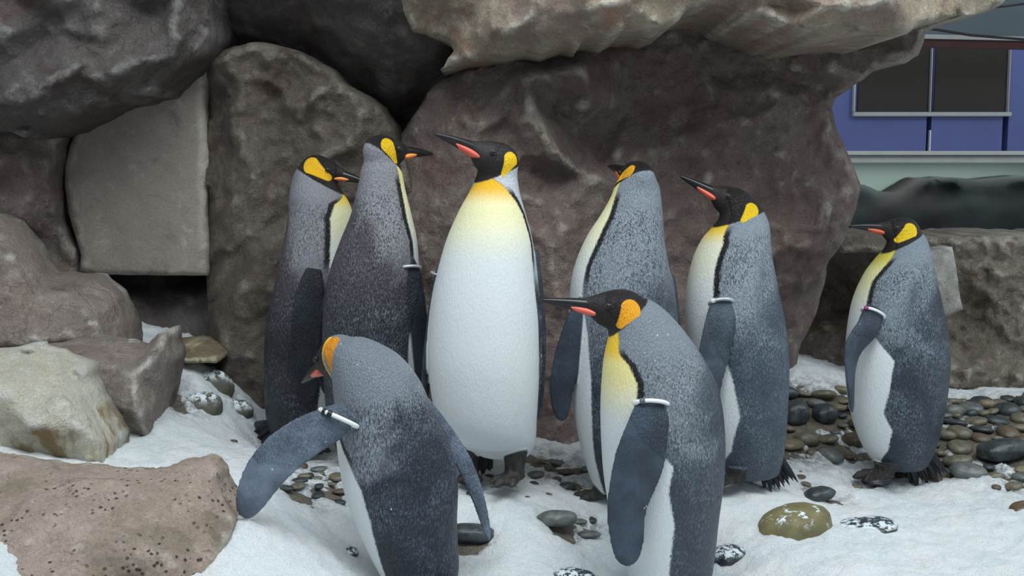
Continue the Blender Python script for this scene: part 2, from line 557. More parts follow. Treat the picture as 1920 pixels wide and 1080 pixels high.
    # --- upper left overhang
    o = rock_slab('wall_upper_left', [(-260, -160), (430, -160), (402, 0), (394, 50), (376, 95), (346, 134), (330, 143), (280, 172), (230, 188), (200, 197), (150, 220), (112, 245), (80, 252), (45, 258), (15, 246), (-260, 238)],
                      [(-260, -160, 3.3), (430, -160, 3.5), (402, 0, 3.62), (346, 134, 3.58), (200, 197, 3.5), (112, 245, 3.55), (-260, 238, 3.4), (-60, 100, 3.3), (0, 60, 3.34), (60, 40, 3.4), (40, 110, 3.42),
                       (130, 140, 3.34), (100, 60, 3.46), (190, 90, 3.44), (230, 130, 3.38), (320, 100, 3.42), (300, 20, 3.55), (330, -10, 3.48), (60, 180, 3.32), (-20, 135, 3.40), (140, 150, 3.42), (180, -30, 3.4)],
                      ROCK_DARK, spacing=9, edge_w=18, edge_d=0.07, amp=0.045, fine=0.016, ridge=0.035, smooth=1, seed=5, back=.24, jitter=4)
    tag(o, 'dark rough rock overhang above the den door panel', kind='structure')
    # --- left wall beside the door
    o = rock_slab('wall_left', [(-260, 190), (142, 190), (142, 215), (118, 245), (105, 285), (97, 330), (101, 375), (114, 420), (131, 460), (141, 490), (140, 540), (-260, 560)],
                  [(-260, 190, 3.62), (150, 190, 3.84), (108, 330, 3.78), (146, 540, 3.82), (-260, 560, 3.62), (40, 280, 3.72), (60, 360, 3.74), (20, 400, 3.68), (90, 430, 3.78), (100, 470, 3.84), (-50, 330, 3.62)],
                  ROCK_WALL, spacing=9, edge_w=10, edge_d=0.03, amp=0.03, fine=0.012, ridge=0.02, smooth=2, seed=6, back=.05)
    tag(o, 'brown rock wall left of the den door panel', kind='structure')
    # --- den door: a smooth painted panel hung in the rock
    o = rock_slab('door_1', [(395, 120), (345, 120), (250, 165), (180, 200), (152, 228), (132, 270), (122, 312), (121, 345), (128, 395), (140, 440), (152, 478), (149, 513), (200, 515), (300, 516), (391, 517), (393, 480), (386, 400), (390, 300), (382, 200)],
                  [(395, 120, 3.86), (150, 200, 3.86), (120, 345, 3.86), (149, 513, 3.84), (391, 517, 3.84), (386, 300, 3.86)],
                  ROCK_DOOR, spacing=12, edge_w=6, edge_d=0.012, amp=0.006, fine=0.001, smooth=3, jitter=1.0, seed=7, back=.06)
    tag(o, 'smooth painted rock-look door panel hung over a dark den opening', kind='structure')
    # --- right low wall
    o = rock_slab('wall_right', [(1440, 446), (1600, 442), (1680, 446), (1760, 444), (1850, 440), (1930, 442), (2300, 440), (2300, 780), (1920, 752), (1700, 720), (1440, 700)],
                  [(1440, 446, 4.7), (1600, 442, 4.62), (1760, 444, 4.6), (2300, 440, 4.55), (2300, 780, 4.45), (1700, 720, 4.55), (1440, 700, 4.75), (1560, 520, 4.9), (1600, 560, 4.85), (1640, 520, 4.6), (1680, 600, 4.6),
                   (1800, 520, 4.62), (1860, 555, 4.56), (1840, 600, 4.66), (1900, 640, 4.56), (1820, 660, 4.62), (1900, 500, 4.6), (1800, 700, 4.5)],
                  ROCK_STONEWALL, spacing=9, edge_w=14, edge_d=0.05, amp=0.05, fine=0.02, ridge=0.03, smooth=1, seed=8, back=.30, freq=4.5)
    tag(o, 'low weathered concrete wall under the viewing glass', kind='structure')
    # bits of masonry against that wall
    o = rock_slab('concrete_block', [(1690, 478), (1746, 470), (1786, 463), (1793, 500), (1800, 560), (1806, 580), (1770, 596), (1764, 745), (1690, 745)],
                  [(1690, 478, 4.42), (1786, 463, 4.42), (1806, 580, 4.42), (1690, 745, 4.40), (1764, 745, 4.40), (1760, 520, 4.36)], ROCK_BLOCK, spacing=7, edge_w=8, edge_d=0.03, amp=.015, fine=.006, smooth=1, seed=9, back=.09, jitter=1.5)
    tag(o, 'upright pale grey concrete block against the low wall behind a penguin', 'block')
    o = rock_slab('stone_ledge', [(1560, 452), (1584, 440), (1640, 434), (1700, 436), (1704, 470), (1660, 476), (1612, 472), (1580, 474)],
                  [(1560, 452, 4.5), (1640, 434, 4.46), (1700, 436, 4.46), (1700, 476, 4.4), (1580, 474, 4.42)], ROCK_STONEWALL, spacing=6, edge_w=8, edge_d=0.04, amp=.015, fine=.008, smooth=1, seed=10, back=.25, jitter=2)
    tag(o, 'flat wet stone ledge beside the ragged rock face edge', 'ledge')


rock_setting()

# ------------------------------------------------------------------ ground
GC = [(930, 912, 3.05), (495, 846, 3.47), (575, 858, 3.40), (360, 686, 3.46), (1105, 938, 3.12), (1400, 912, 3.3), (1660, 902, 3.58), (1240, 1150, 2.75), (790, 1135, 2.6), (690, 868, 3.2),
      (1050, 830, 3.55), (1250, 800, 3.72), (1500, 690, 4.2), (1540, 725, 4.05), (1700, 728, 4.5), (1880, 722, 4.5), (1900, 735, 4.35), (1900, 900, 3.5), (1900, 1080, 2.75), (1500, 1080, 2.75),
      (1040, 1000, 2.85), (900, 1080, 2.5), (600, 1080, 2.4), (470, 985, 2.45), (560, 900, 2.85), (420, 880, 2.75), (250, 860, 2.85), (60, 850, 2.65), (-100, 850, 2.6),
      (350, 730, 3.35), (360, 670, 3.6), (450, 745, 3.5), (100, 700, 3.3), (2050, 900, 3.4), (2100, 730, 4.4), (200, 1150, 2.2), (0, 1150, 2.0), (1900, 1300, 2.1), (900, 1350, 1.9), (400, 1300, 1.9)]
_gp = np.array([[*at(*c)] for c in GC])


def _fit():
    n = len(_gp)
    A = np.sqrt(((_gp[:, None, :2] - _gp[None, :, :2]) ** 2).sum(2) + 0.02)
    M = np.zeros((n + 3, n + 3))
    M[:n, :n] = A - 0.012 * np.eye(n)
    M[:n, n] = 1
    M[:n, n + 1:] = _gp[:, :2]
    M[n, :n] = 1
    M[n + 1:, :n] = _gp[:, :2].T
    return np.linalg.solve(M, np.concatenate([_gp[:, 2], np.zeros(3)]))


_gw = _fit()


def gz_arr(X, Yy):
    r = np.sqrt((X[..., None] - _gp[:, 0]) ** 2 + (Yy[..., None] - _gp[:, 1]) ** 2 + 0.02)
    n = len(_gp)
    return (r * _gw[:n]).sum(-1) + _gw[n] + _gw[n + 1] * X + _gw[n + 2] * Yy


def gz(x, y):
    return float(gz_arr(np.array(x, float), np.array(y, float)))


def ground_hit(px, py):
    lo = 1.9
    prev = None
    for i in range(320):
        Y = lo + i * 0.01
        p = at(px, py, Y)
        if p.z <= gz(p.x, p.y):
            return p
    return at(px, py, 4.5)


# where the snow is thin or gone (picture spots on the ground, radius in metres, loss)
BARE = []
for px, py, r, k in [(1500, 740, .14, .05), (1500, 790, .16, .06), (1560, 770, .17, .06), (1480, 830, .14, .045), (1570, 840, .10, .03), (1620, 780, .2, .05), (1700, 770, .2, .05), (1700, 830, .18, .05),
                     (1800, 760, .18, .06), (1880, 770, .22, .07), (1820, 815, .17, .07), (1900, 830, .2, .07), (1960, 800, .25, .07), (1850, 860, .10, .045), (1910, 880, .12, .045), (1980, 880, .2, .05),
                     (1640, 905, .10, .02), (1530, 915, .06, .03), (1560, 925, .07, .02), (1030, 860, .14, .025), (1020, 885, .10, .02), (1075, 900, .08, .02), (580, 880, .12, .025), (600, 905, .09, .025), (570, 915, .08, .02),
                     (1060, 985, .06, .03), (1110, 980, .05, .02), (890, 1005, .05, .03), (870, 1010, .05, .035), (330, 740, .08, .03), (440, 750, .07, .02), (450, 700, .12, .03), (900, 900, .08, .008), (520, 850, .1, .02)]:
    p = ground_hit(px, py)
    BARE.append((p.x, p.y, r, k * .72 if k > .042 else k))


def make_ground():
    # hard floor
    xs = np.arange(-2.4, 3.4, 0.04)
    ys = np.arange(1.5, 5.3, 0.04)
    X, Yg = np.meshgrid(xs, ys)
    Z = gz_arr(X, Yg) - 0.022
    verts = []
    for i in range(X.shape[0]):
        for j in range(X.shape[1]):
            h = noise.fractal(Vector((X[i, j] * 9, Yg[i, j] * 9, 3)), 1, 2, 3) * 0.006
            verts.append((X[i, j], Yg[i, j], Z[i, j] + h))
    nx = X.shape[1]
    faces = [(i * nx + j, i * nx + j + 1, (i + 1) * nx + j + 1, (i + 1) * nx + j) for i in range(X.shape[0] - 1) for j in range(nx - 1)]
    fl = mesh_obj('floor', verts, faces, MAT_GROUND)
    tag(fl, 'wet pebbly concrete ground under the snow', kind='structure')
    # snow blanket
    st = 0.012
    xs = np.arange(-2.2, 3.2, st)
    ys = np.arange(1.7, 5.0, st)
    X, Yg = np.meshgrid(xs, ys)
    Z = gz_arr(X, Yg)
    loss = np.zeros_like(Z)
    for bx, by, r, k in BARE:
        d2 = ((X - bx) ** 2 + (Yg - by) ** 2) / r ** 2
        loss = np.maximum(loss, k * np.exp(-d2 * 1.1))
    verts = []
    thin = []
    for i in range(X.shape[0]):
        for j in range(X.shape[1]):
            x, y = X[i, j], Yg[i, j]
            q = Vector((x, y, 0))
            h = noise.fractal(q * 3.2, 1, 2, 3) * 0.016 + noise.fractal(q * 15, .8, 2.1, 3) * 0.010 + noise.fractal(q * 55, .8, 2.0, 2) * 0.0045
            l = loss[i, j]
            l = l * (1 + 0.9 * noise.fractal(q * 14 + Vector((4, 7, 1)), .8, 2, 3)) if l > .001 else l
            verts.append((x, y, Z[i, j] + h - l))
            thin.append(min(1.0, max(0.0, loss[i, j] / 0.028)))
    nx = X.shape[1]
    # snow that lies well below the hard floor is not there at all
    lowv = np.array([v[2] for v in verts]).reshape(X.shape) < Z - 0.022 - 0.016
    # nor does it run on inside and behind the rock walls
    trees = []
    for ob in COL.objects:
        if ob.name.startswith('wall_') and ob.type == 'MESH':
            L_ = ob.location
            trees.append(BVHTree.FromPolygons([v.co + L_ for v in ob.data.vertices], [tuple(p.vertices) for p in ob.data.polygons]))
    eyes = [Vector((ex, 0, 1.0)) for ex in (-1.2, -.5, .0, .5, 1.2)]
    for i in range(X.shape[0]):
        if Yg[i, 0] < 3.45:
            continue
        for j in range(nx):
            q = Vector((X[i, j], Yg[i, j], verts[i * nx + j][2] + .02))
            if not any((h[0] is not None and h[3] < .12) for h in (t.find_nearest(q) for t in trees)) and all(
                    any(t.ray_cast(e, (q - e).normalized(), (q - e).length - .05)[0] is not None for t in trees) for e in eyes):
                lowv[i, j] = True
    faces = [(i * nx + j, i * nx + j + 1, (i + 1) * nx + j + 1, (i + 1) * nx + j) for i in range(X.shape[0] - 1) for j in range(nx - 1)
             if not (lowv[i, j] and lowv[i, j + 1] and lowv[i + 1, j] and lowv[i + 1, j + 1])]
    sn = mesh_obj('snow', verts, faces, MAT_SNOW)
    a = sn.data.attributes.new('thin', 'FLOAT', 'POINT')
    a.data.foreach_set('value', thin)
    tag(sn, 'crushed white snow lying over the enclosure ground', 'snow', kind='stuff')
    return fl


FLOOR = make_ground()

#ROCKS
def boulders():
    o = rock_slab('boulder', [(-230, 420), (-100, 396), (0, 402), (28, 416), (48, 440), (74, 470), (88, 498), (104, 512), (150, 512), (194, 516), (210, 532), (226, 548), (238, 590), (247, 636), (244, 654), (-230, 668)],
                  [(-230, 420, 3.37), (0, 402, 3.52), (74, 470, 3.49), (104, 512, 3.51), (194, 516, 3.53), (226, 548, 3.49), (247, 640, 3.45), (246, 700, 3.42), (-230, 720, 3.12), (20, 480, 3.33), (60, 560, 3.29), (140, 550, 3.37),
                   (180, 600, 3.31), (100, 640, 3.25), (210, 650, 3.33), (30, 650, 3.19)],
                  ROCK_BOULDER, spacing=8, edge_w=26, edge_d=.09, amp=.035, fine=.010, ridge=.015, smooth=2, seed=21, back=.02)
    tag(o, 'large grey-pink boulder leaning below the den door panel', 'boulder')
    o = rock_slab('boulder', [(-230, 660), (60, 650), (150, 636), (245, 640), (266, 652), (284, 636), (302, 624), (314, 621), (322, 638), (318, 680), (304, 750), (288, 810), (280, 834), (230, 846), (150, 900), (-230, 900)],
                  [(-230, 660, 3.15), (150, 636, 3.20), (245, 640, 3.22), (266, 652, 3.20), (314, 621, 3.14), (322, 638, 3.16), (304, 750, 3.10), (280, 834, 3.05), (150, 900, 3.00), (-230, 900, 3.00), (120, 670, 3.08), (220, 690, 3.03),
                   (250, 700, 3.00), (290, 660, 3.04), (210, 760, 2.98), (260, 780, 2.96)],
                  ROCK_BOULDER, spacing=7, edge_w=16, edge_d=.06, amp=.02, fine=.008, smooth=1, seed=22, back=.04)
    tag(o, 'grey boulder with a pointed horn rising beside the flat stone', 'boulder')
    o = rock_slab('boulder', [(-230, 668), (0, 655), (60, 651), (112, 659), (148, 688), (172, 736), (190, 790), (206, 834), (204, 872), (152, 892), (80, 888), (0, 880), (-230, 890)],
                  [(-230, 668, 2.80), (0, 655, 2.86), (112, 659, 2.86), (172, 736, 2.80), (206, 834, 2.74), (152, 864, 2.70), (0, 836, 2.66), (-230, 860, 2.60), (40, 720, 2.70), (100, 730, 2.70), (20, 745, 2.64), (120, 750, 2.66), (60, 800, 2.62), (150, 800, 2.66)],
                  ROCK_STREAKED, spacing=7, edge_w=30, edge_d=.08, amp=.02, fine=.006, smooth=2, seed=23, back=.02)
    tag(o, 'rounded pale boulder with ochre and green streaked front in the snow', 'boulder')
    o = rock_slab('boulder', [(-230, 845), (0, 860), (60, 872), (150, 880), (250, 891), (300, 886), (345, 869), (388, 859), (412, 862), (422, 880), (414, 902), (428, 940), (447, 974), (438, 1010), (415, 1050), (392, 1095), (360, 1240), (-230, 1240)],
                  [(-230, 845, 2.45), (0, 860, 2.5), (150, 880, 2.5), (300, 886, 2.5), (412, 862, 2.52), (447, 974, 2.42), (415, 1050, 2.36), (360, 1240, 2.25), (-230, 1240, 2.05), (60, 940, 2.38), (200, 950, 2.38), (330, 940, 2.40),
                   (30, 1010, 2.28), (180, 1030, 2.26), (320, 1040, 2.28), (100, 1080, 2.2)],
                  ROCK_SLAB, spacing=7, edge_w=22, edge_d=.06, amp=.025, fine=.009, smooth=2, seed=24, back=.02, jitter=5)
    tag(o, 'pinkish-tan pitted rock slab sunk in the snow', 'boulder')
    o = rock_slab('flat_stone', [(300, 652), (330, 651), (396, 660), (409, 668), (406, 681), (330, 680), (300, 676)],
                  [(300, 652, 3.5), (396, 660, 3.48), (409, 668, 3.46), (330, 680, 3.4), (406, 681, 3.42)], ROCK_FLAT, spacing=5, edge_w=6, edge_d=.02, amp=.01, fine=.004, smooth=1, seed=25, back=.2, jitter=2)
    tag(o, 'small flat tan stone lying behind the pointed horn boulder', 'stone')


boulders()


def stone_mesh(seed, flat=0.55, sub=2):
    bm = bmesh.new()
    bmesh.ops.create_icosphere(bm, subdivisions=sub, radius=1.0)
    for v in bm.verts:
        n = noise.fractal(v.co * 0.9 + Vector((seed * 7.3, seed, 2)), 1, 2, 2)
        v.co *= 1 + 0.24 * n + (0.05 * noise.fractal(v.co * 3.5 + Vector((seed, 3, 1)), 1, 2, 3) if sub > 2 else 0)
        v.co.z *= flat
        # worn corners
        p = 2.6
        l = (abs(v.co.x) ** p + abs(v.co.y) ** p + abs(v.co.z / flat) ** p) ** (1 / p)
        v.co /= max(l, .3) ** .5
    me = bpy.data.meshes.new('stone')
    bm.to_mesh(me)
    bm.free()
    me.polygons.foreach_set('use_smooth', [True] * len(me.polygons))
    return me


STONE_MESHES = {}
OCC = []                                   # footprints already taken (x, y, radius)


def free(x, y, r, k=.9):
    return all((x - a) ** 2 + (y - b) ** 2 > ((r + c) * k) ** 2 for a, b, c in OCC)



def stone_data(v, m, sub=2):
    if (v, m.name, sub) not in STONE_MESHES:
        me = stone_mesh(v + 1, (0.42, 0.5, 0.6, 0.46, 0.55, 0.5, 0.62, 0.44)[v % 8], sub)
        me.materials.append(m)
        STONE_MESHES[(v, m.name, sub)] = me
    return STONE_MESHES[(v, m.name, sub)]


def place_stone(name, px, py, wpx, mat, v, sink=0.3, rz=None, tall=1.0, deep=0.8, parent=None, label=None, cat=None, group=None):
    p = ground_hit(px, py)
    s = wpx * 0.5 * p.y / F_PX
    OCC.append((p.x, p.y, s * 1.08))
    o = bpy.data.objects.new(name, stone_data(v, mat, 4 if wpx > 40 else 2))
    COL.objects.link(o)
    o.location = (p.x, p.y, p.z - 0.012 + s * .5 * tall * (1 - 2 * sink))
    o.scale = (s, s * deep, s * tall)
    o.rotation_euler = (random.uniform(-.15, .15), random.uniform(-.15, .15), random.uniform(-.5, .5) if rz is None else rz)
    if parent:
        o.parent = parent
    if label:
        tag(o, label, cat, group)
    return o


def cobbles():
    rng = random.Random(11)
    poly = [(1468, 724), (1600, 724), (1660, 745), (1780, 748), (1920, 738), (2040, 738), (2040, 905), (1900, 905), (1840, 880), (1780, 862), (1600, 850), (1480, 845)]
    n = 0
    for tries, lo, hi in ((700, .034, .042), (2500, .026, .034), (9000, .015, .026)):      # large ones first, small ones fill in
        for _ in range(tries):
            wx, wy = rng.uniform(.85, 2.15), rng.uniform(3.3, 4.5)
            s = rng.uniform(lo, hi)
            if n >= 290 or not free(wx, wy, s * 1.22, .86):
                continue
            p = Vector((wx, wy, gz(wx, wy)))
            dep = p.y * CP - (p.z - CAM_Z) * SP
            if not inside(poly, 960 + F_PX * p.x / dep, 540 - F_PX * (p.y * SP + (p.z - CAM_Z) * CP) / dep):
                continue
            OCC.append((p.x, p.y, s * 1.22))
            n += 1
            m = STONES[rng.choice((0, 0, 1, 1, 2, 3, 1, 4))]
            o = bpy.data.objects.new('cobble', stone_data(rng.randrange(8), m))
            COL.objects.link(o)
            o.location = (p.x, p.y, p.z - 0.014 + rng.uniform(-.005, .005))
            o.scale = (s * 1.25, s * 1.05, s * rng.uniform(.8, 1.25))
            o.rotation_euler = (rng.uniform(-.2, .2), rng.uniform(-.2, .2), rng.uniform(0, 6.28))
            o.parent = FLOOR
    # smaller pebbles set in the ground, showing through thin snow
    for (cx, cy, rx, ry, k) in [(590, 890, 60, 30, 16), (1040, 870, 60, 36, 16), (1540, 900, 50, 24, 7), (1090, 985, 40, 14, 5), (1640, 905, 40, 8, 4), (900, 905, 60, 30, 8), (520, 850, 30, 14, 4), (1840, 890, 60, 16, 7)]:
        got = 0
        for _ in range(k * 12):
            if got >= k:
                break
            x = cx + rng.gauss(0, .55) * rx
            y = cy + rng.gauss(0, .55) * ry
            p = ground_hit(x, y)
            s = rng.uniform(.010, .024)
            if not free(p.x, p.y, s * 1.3) or (900 < x < 1100 and p.y > 3.44):
                continue
            OCC.append((p.x, p.y, s * 1.3))
            got += 1
            o = bpy.data.objects.new('pebble', stone_data(rng.randrange(8), STONES[rng.choice((0, 0, 3, 1, 4))]))
            COL.objects.link(o)
            o.location = (p.x, p.y, p.z - 0.010)
            o.scale = (s * 1.3, s, s * .8)
            o.rotation_euler = (0, 0, rng.uniform(0, 6.28))
            o.parent = FLOOR


def loose_stones():
    place_stone('stone', 1490, 988, 152, STONE_OLIVE, 2, .42, .15, .95, .75, label='large olive-tan rounded stone poking out of the snow', cat='stone')
    place_stone('stone', 1622, 985, 122, STONE_SNOWY, 3, .50, -.2, .7, .7, label='long dark stone half buried in snow behind the olive stone', cat='stone')
    place_stone('stone', 1366, 1040, 78, STONE_SNOWY, 4, .45, .6, 1.15, .8, label='dark stone dusted with snow right beside the near penguin with lowered flipper', cat='stone')
    place_stone('stone', 1045, 976, 76, STONES[3], 0, .15, .05, 1.0, .7, label='smooth oval grey pebble lying on a bare patch of ground', cat='stone')
    place_stone('stone', 1082, 1092, 110, STONE_SNOWY, 5, .40, -.5, 1.1, .8, label='dark stone at the foot of the snow in front of the oval grey pebble', cat='stone')
    place_stone('stone', 1925, 955, 60, STONES[4], 6, .42, 0, 1.2, .9, label='rusty brown stone in the snow beyond the cobbles', cat='stone')
    place_stone('stone', 885, 996, 90, STONES[0], 1, .36, .1, .8, .6, label='flat slate stone beneath the hanging flipper tip', cat='stone')
    place_stone('stone', 1880, 850, 104, STONES[0], 7, .2, .3, .9, .8, label='biggest dark cobble with pale veins among the paving cobbles', cat='stone')
    place_stone('stone', 1815, 886, 72, STONES[3], 3, .2, -.2, .9, .8, label='grey cobble at the snow edge beside a tail', cat='stone')
    place_stone('stone', 1492, 780, 54, STONES[0], 2, .2, .5, 1.5, .9, label='tall dark wet cobble beside a penguin back', cat='stone')
    place_stone('stone', 1548, 778, 48, STONES[0], 6, .2, .2, 1.3, .9, label='dark rounded cobble next to the tall wet cobble', cat='stone')
    place_stone('stone', 650, 1030, 46, STONE_SNOWY, 1, .35, .4, .8, .8, label='small dark stone peeping through snow beside the leaning penguin', cat='stone')
    place_stone('stone', 1535, 925, 62, STONES[0], 4, .25, .3, .8, .8, label='dark stone between the two right-hand penguins feet', cat='stone')
    place_stone('stone', 378, 746, 78, STONE_MOSSY, 2, .74, .1, 1.3, .7, label='low mossy stone dusted with snow beside the pointed horn boulder', cat='stone')
    place_stone('stone', 443, 752, 70, STONE_MOSSY, 5, .76, -.1, 1.3, .7, label='smallest mossy stone dusted with snow at the foot of the rock column', cat='stone')
    place_stone('stone', 396, 706, 84, STONE_MOSSY, 6, .74, .2, 1.3, .6, label='small mossy stone dusted with snow just below the flat tan stone', cat='stone')
    for px, py, w in ((434, 824, 26), (436, 834, 22), (985, 930, 26), (950, 938, 18), (1702, 965, 12)):
        place_stone('pebble', px, py, w, STONES[4 if px < 500 else 0], px % 7, .3, label='tiny dark pebble lying loose on the snow', cat='pebble', group='tiny loose pebbles on the snow')


loose_stones()
cobbles()


# ------------------------------------------------------------------ building behind
def box(name, x0, x1, y0, y1, z0, z1, mat, parent=None, bevel=0.004):
    bm = bmesh.new()
    bmesh.ops.create_cube(bm, size=1)
    for v in bm.verts:
        v.co = Vector(((x0 + x1) / 2 + v.co.x * (x1 - x0), (y0 + y1) / 2 + v.co.y * (y1 - y0), (z0 + z1) / 2 + v.co.z * (z1 - z0)))
    if bevel:
        bmesh.ops.bevel(bm, geom=bm.edges[:], offset=min(bevel, .3 * min(x1 - x0, y1 - y0, z1 - z0)), segments=1, affect='EDGES')
    me = bpy.data.meshes.new(name)
    if parent:
        bm.transform(parent.matrix_world.inverted() if False else __import__('mathutils').Matrix.Translation(-parent.location))
    bm.to_mesh(me)
    bm.free()
    me.materials.append(mat)
    o = bpy.data.objects.new(name, me)
    COL.objects.link(o)
    if parent:
        o.parent = parent
    return o


def tube(name, pts, r, mat, parent=None, seg=8):
    verts, faces = [], []
    pts = [Vector(p) for p in pts]
    for i, p in enumerate(pts):
        d = (pts[min(i + 1, len(pts) - 1)] - pts[max(i - 1, 0)]).normalized()
        a = d.cross(Vector((0.1, .2, 1))).normalized()
        b = d.cross(a)
        for k in range(seg):
            t = 2 * math.pi * k / seg
            verts.append(p + (a * math.cos(t) + b * math.sin(t)) * r)
    for i in range(len(pts) - 1):
        for k in range(seg):
            faces.append((i * seg + k, i * seg + (k + 1) % seg, (i + 1) * seg + (k + 1) % seg, (i + 1) * seg + k))
    faces.append(tuple(range(seg)))
    faces.append(tuple((len(pts) - 1) * seg + k for k in range(seg)))
    return mesh_obj(name, verts, faces, mat, parent, True, parent.location if parent else pts[0])


def building():
    blue = mat_plain('blue_panel_paint', (92, 102, 158), 0.3, var=.06, scale=3)
    frame = mat_plain('grey_white_frame', (176, 178, 176), 0.5, var=.05)
    pane = mat_plain('dark_window_pane', (44, 38, 32), 0.25, var=.12, scale=2)
    mint = mat_plain('pale_mint_wall', (178, 188, 184), 0.6, var=.05, scale=2)
    dark = mat_plain('dark_figure', (36, 34, 48), 0.8, var=.5, scale=4)
    red = mat_plain('dark_red_beam', (66, 26, 24), 0.5, var=.1)
    roof = mat_plain('grey_blue_canopy', (120, 134, 142), 0.6, var=.08, scale=2)
    black = mat_plain('black_cable', (22, 22, 24), 0.5)
    glint = mat_plain('white_joint_glint', (235, 238, 245), 0.2, var=.02)
    Yb = 6.6
    P = lambda px, py, y=Yb: at(px, py, y)
    r = bpy.data.objects.new('viewing_building', None)
    COL.objects.link(r)
    g = P(1750, 430)
    r.location = (g.x, Yb, g.z - .6)
    tag(r, 'blue viewing building with dark two-pane window beyond the low wall', 'building')

    def slab(name, px0, py0, px1, py1, y0, y1, mat, parent=r, bevel=.004):
        a, b = P(px0, py1, y0), P(px1, py0, y0)
        return box(name, a.x, b.x, y0, y1, a.z, b.z, mat, parent, bevel)
    # blue panels, split at the joints
    for x0, x1 in ((1380, 1743.8), (1744.6, 1887.6), (1888.4, 2200)):
        slab('wall_panel', x0, 60, x1, 284, Yb, Yb + .08, blue, bevel=0)
    slab('wall_backing', 1380, 60, 2200, 290, Yb + .085, Yb + .12, blue)
    slab('joint_glint', 1742.6, 244, 1746, 284, Yb - .01, Yb + .02, glint, bevel=0)  # white strip stands in for the reflection on the panel joint
    win = slab('window_frame', 1600, 210, 1898, 218, Yb - .04, Yb - .002, frame)
    for px0, px1, py0, py1 in ((1600, 1608, 72, 210), (1744, 1751, 72, 210), (1890, 1898, 72, 210)):
        slab('window_frame', px0, py0, px1, py1, Yb - .04, Yb - .002, frame)
    for px0, px1 in ((1608, 1744), (1751, 1890)):
        slab('window_pane', px0, 72, px1, 210, Yb - .015, Yb - .001, pane, bevel=0)
    slab('ledge', 1380, 283, 2200, 291, Yb - .10, Yb + .05, frame)
    slab('ledge', 1380, 293, 2200, 305, Yb - .06, Yb + .05, frame)
    slab('mint_wall', 1380, 305, 2200, 520, Yb + .9, Yb + .95, mint)
    # glass in front of the hall, its dark shapes behind it
    gm = NT('viewing_glass')
    gm.b.inputs['Transmission Weight'].default_value = 1.0
    gm.b.inputs['IOR'].default_value = 1.1
    gmat = gm.done((0.80, 0.92, 0.90), 0.12, None, 0.3)
    slab('viewing_glass', 1380, 305, 2200, 470, Yb - .02, Yb - .008, gmat, bevel=0)
    slab('hall_floor', 1380, 470, 2200, 480, Yb - .02, Yb + .9, dark)
    slab('hall_ceiling', 1380, 285, 2200, 292, Yb + .05, Yb + .95, frame)
    # dark uneven mass standing in the hall behind the glass
    dm = NT('dark_mass')
    dv = dm.coord()
    dc = dm.mix(dm.ramp(dm.noise(dv, 3.0, 2), .4, .6), S2L((14, 13, 20)), S2L((18, 26, 30)))
    dc = dm.mix(dm.ramp(dm.noise(dm.coord(rot=(1, 2, 0)), 2.2, 2), .54, .64), dc, S2L((30, 14, 20)))
    o = rock_slab('dark_mound', [(1380, 352), (1560, 340), (1620, 346), (1645, 358), (1685, 360), (1712, 346), (1738, 334), (1785, 333), (1835, 338), (1880, 334), (1930, 330), (2200, 340), (2200, 470), (1380, 470)],
                  [(1380, 352, 7.1), (2200, 340, 7.1), (2200, 470, 6.9), (1380, 470, 6.9), (1700, 400, 6.95)], dm.done(dc, .8), spacing=12, edge_w=20, edge_d=.1, back=.25, amp=.03, fine=.004, seed=31, jitter=2)
    tag(o, 'dark uneven mound seen through the viewing glass', 'mound')
    hl = area('hall_fill', P(1760, 292, Yb + .5), (0, 0, 0), 1.6, .5, 6.5, (.95, 1, .98))  # added light inside the hall, brightens the mint wall
    hl.location.z -= .03
    # canopy over it
    cr = bpy.data.objects.new('canopy', None)
    COL.objects.link(cr)
    c0 = P(1380, 74, 5.6)
    cr.location = (c0.x, 5.6, c0.z)
    tag(cr, 'grey-blue canopy roof with a dark red edge beam above the blue building', 'canopy')
    a, b = P(1380, 56, 5.6), P(2250, 76, 5.6)
    c, d = P(1380, -260, 4.6), P(2250, -240, 4.6)
    up = Vector((0, 0, .04))
    vs = [a, b, d, c, a + up, b + up, d + up, c + up]
    fs = [(0, 1, 2, 3), (4, 5, 6, 7), (0, 1, 5, 4), (1, 2, 6, 5), (2, 3, 7, 6), (3, 0, 4, 7)]
    mesh_obj('roof_sheet', vs, fs, roof, cr, False, cr.location)
    a, b = P(1380, 56, 5.6), P(2250, 74, 5.6)
    dz = Vector((0, 0, -.022))
    dy = Vector((0, .06, 0))
    vs = [a, b, b + dy, a + dy, a + dz, b + dz, b + dy + dz, a + dy + dz]
    mesh_obj('edge_strip', vs, fs, frame, cr, False, cr.location)
    a2, b2 = a + dz * 1.02 + dy * .3, b + dz * 1.02 + dy * .3
    vs = [a2, b2, b2 + dy, a2 + dy, a2 + dz * 1.6, b2 + dz * 1.6, b2 + dy + dz * 1.6, a2 + dy + dz * 1.6]
    mesh_obj('edge_beam', vs, fs, red, cr, False, cr.location)
    o = tube('cable', [at(1600, 38, 5.2), at(1740, 53, 5.2), at(1820, 66, 5.2), at(1920, 74, 5.2), at(2050, 84, 5.2)], .006, black)
    tag(o, 'thin black cable strung under the canopy edge', 'cable')
    o = tube('cable', [at(1840, 16, 4.9), at(1890, 11, 4.9), at(1960, 2, 4.9)], .005, black)
    tag(o, 'short black cable under the canopy near the pale overhang tip', 'cable')


building()


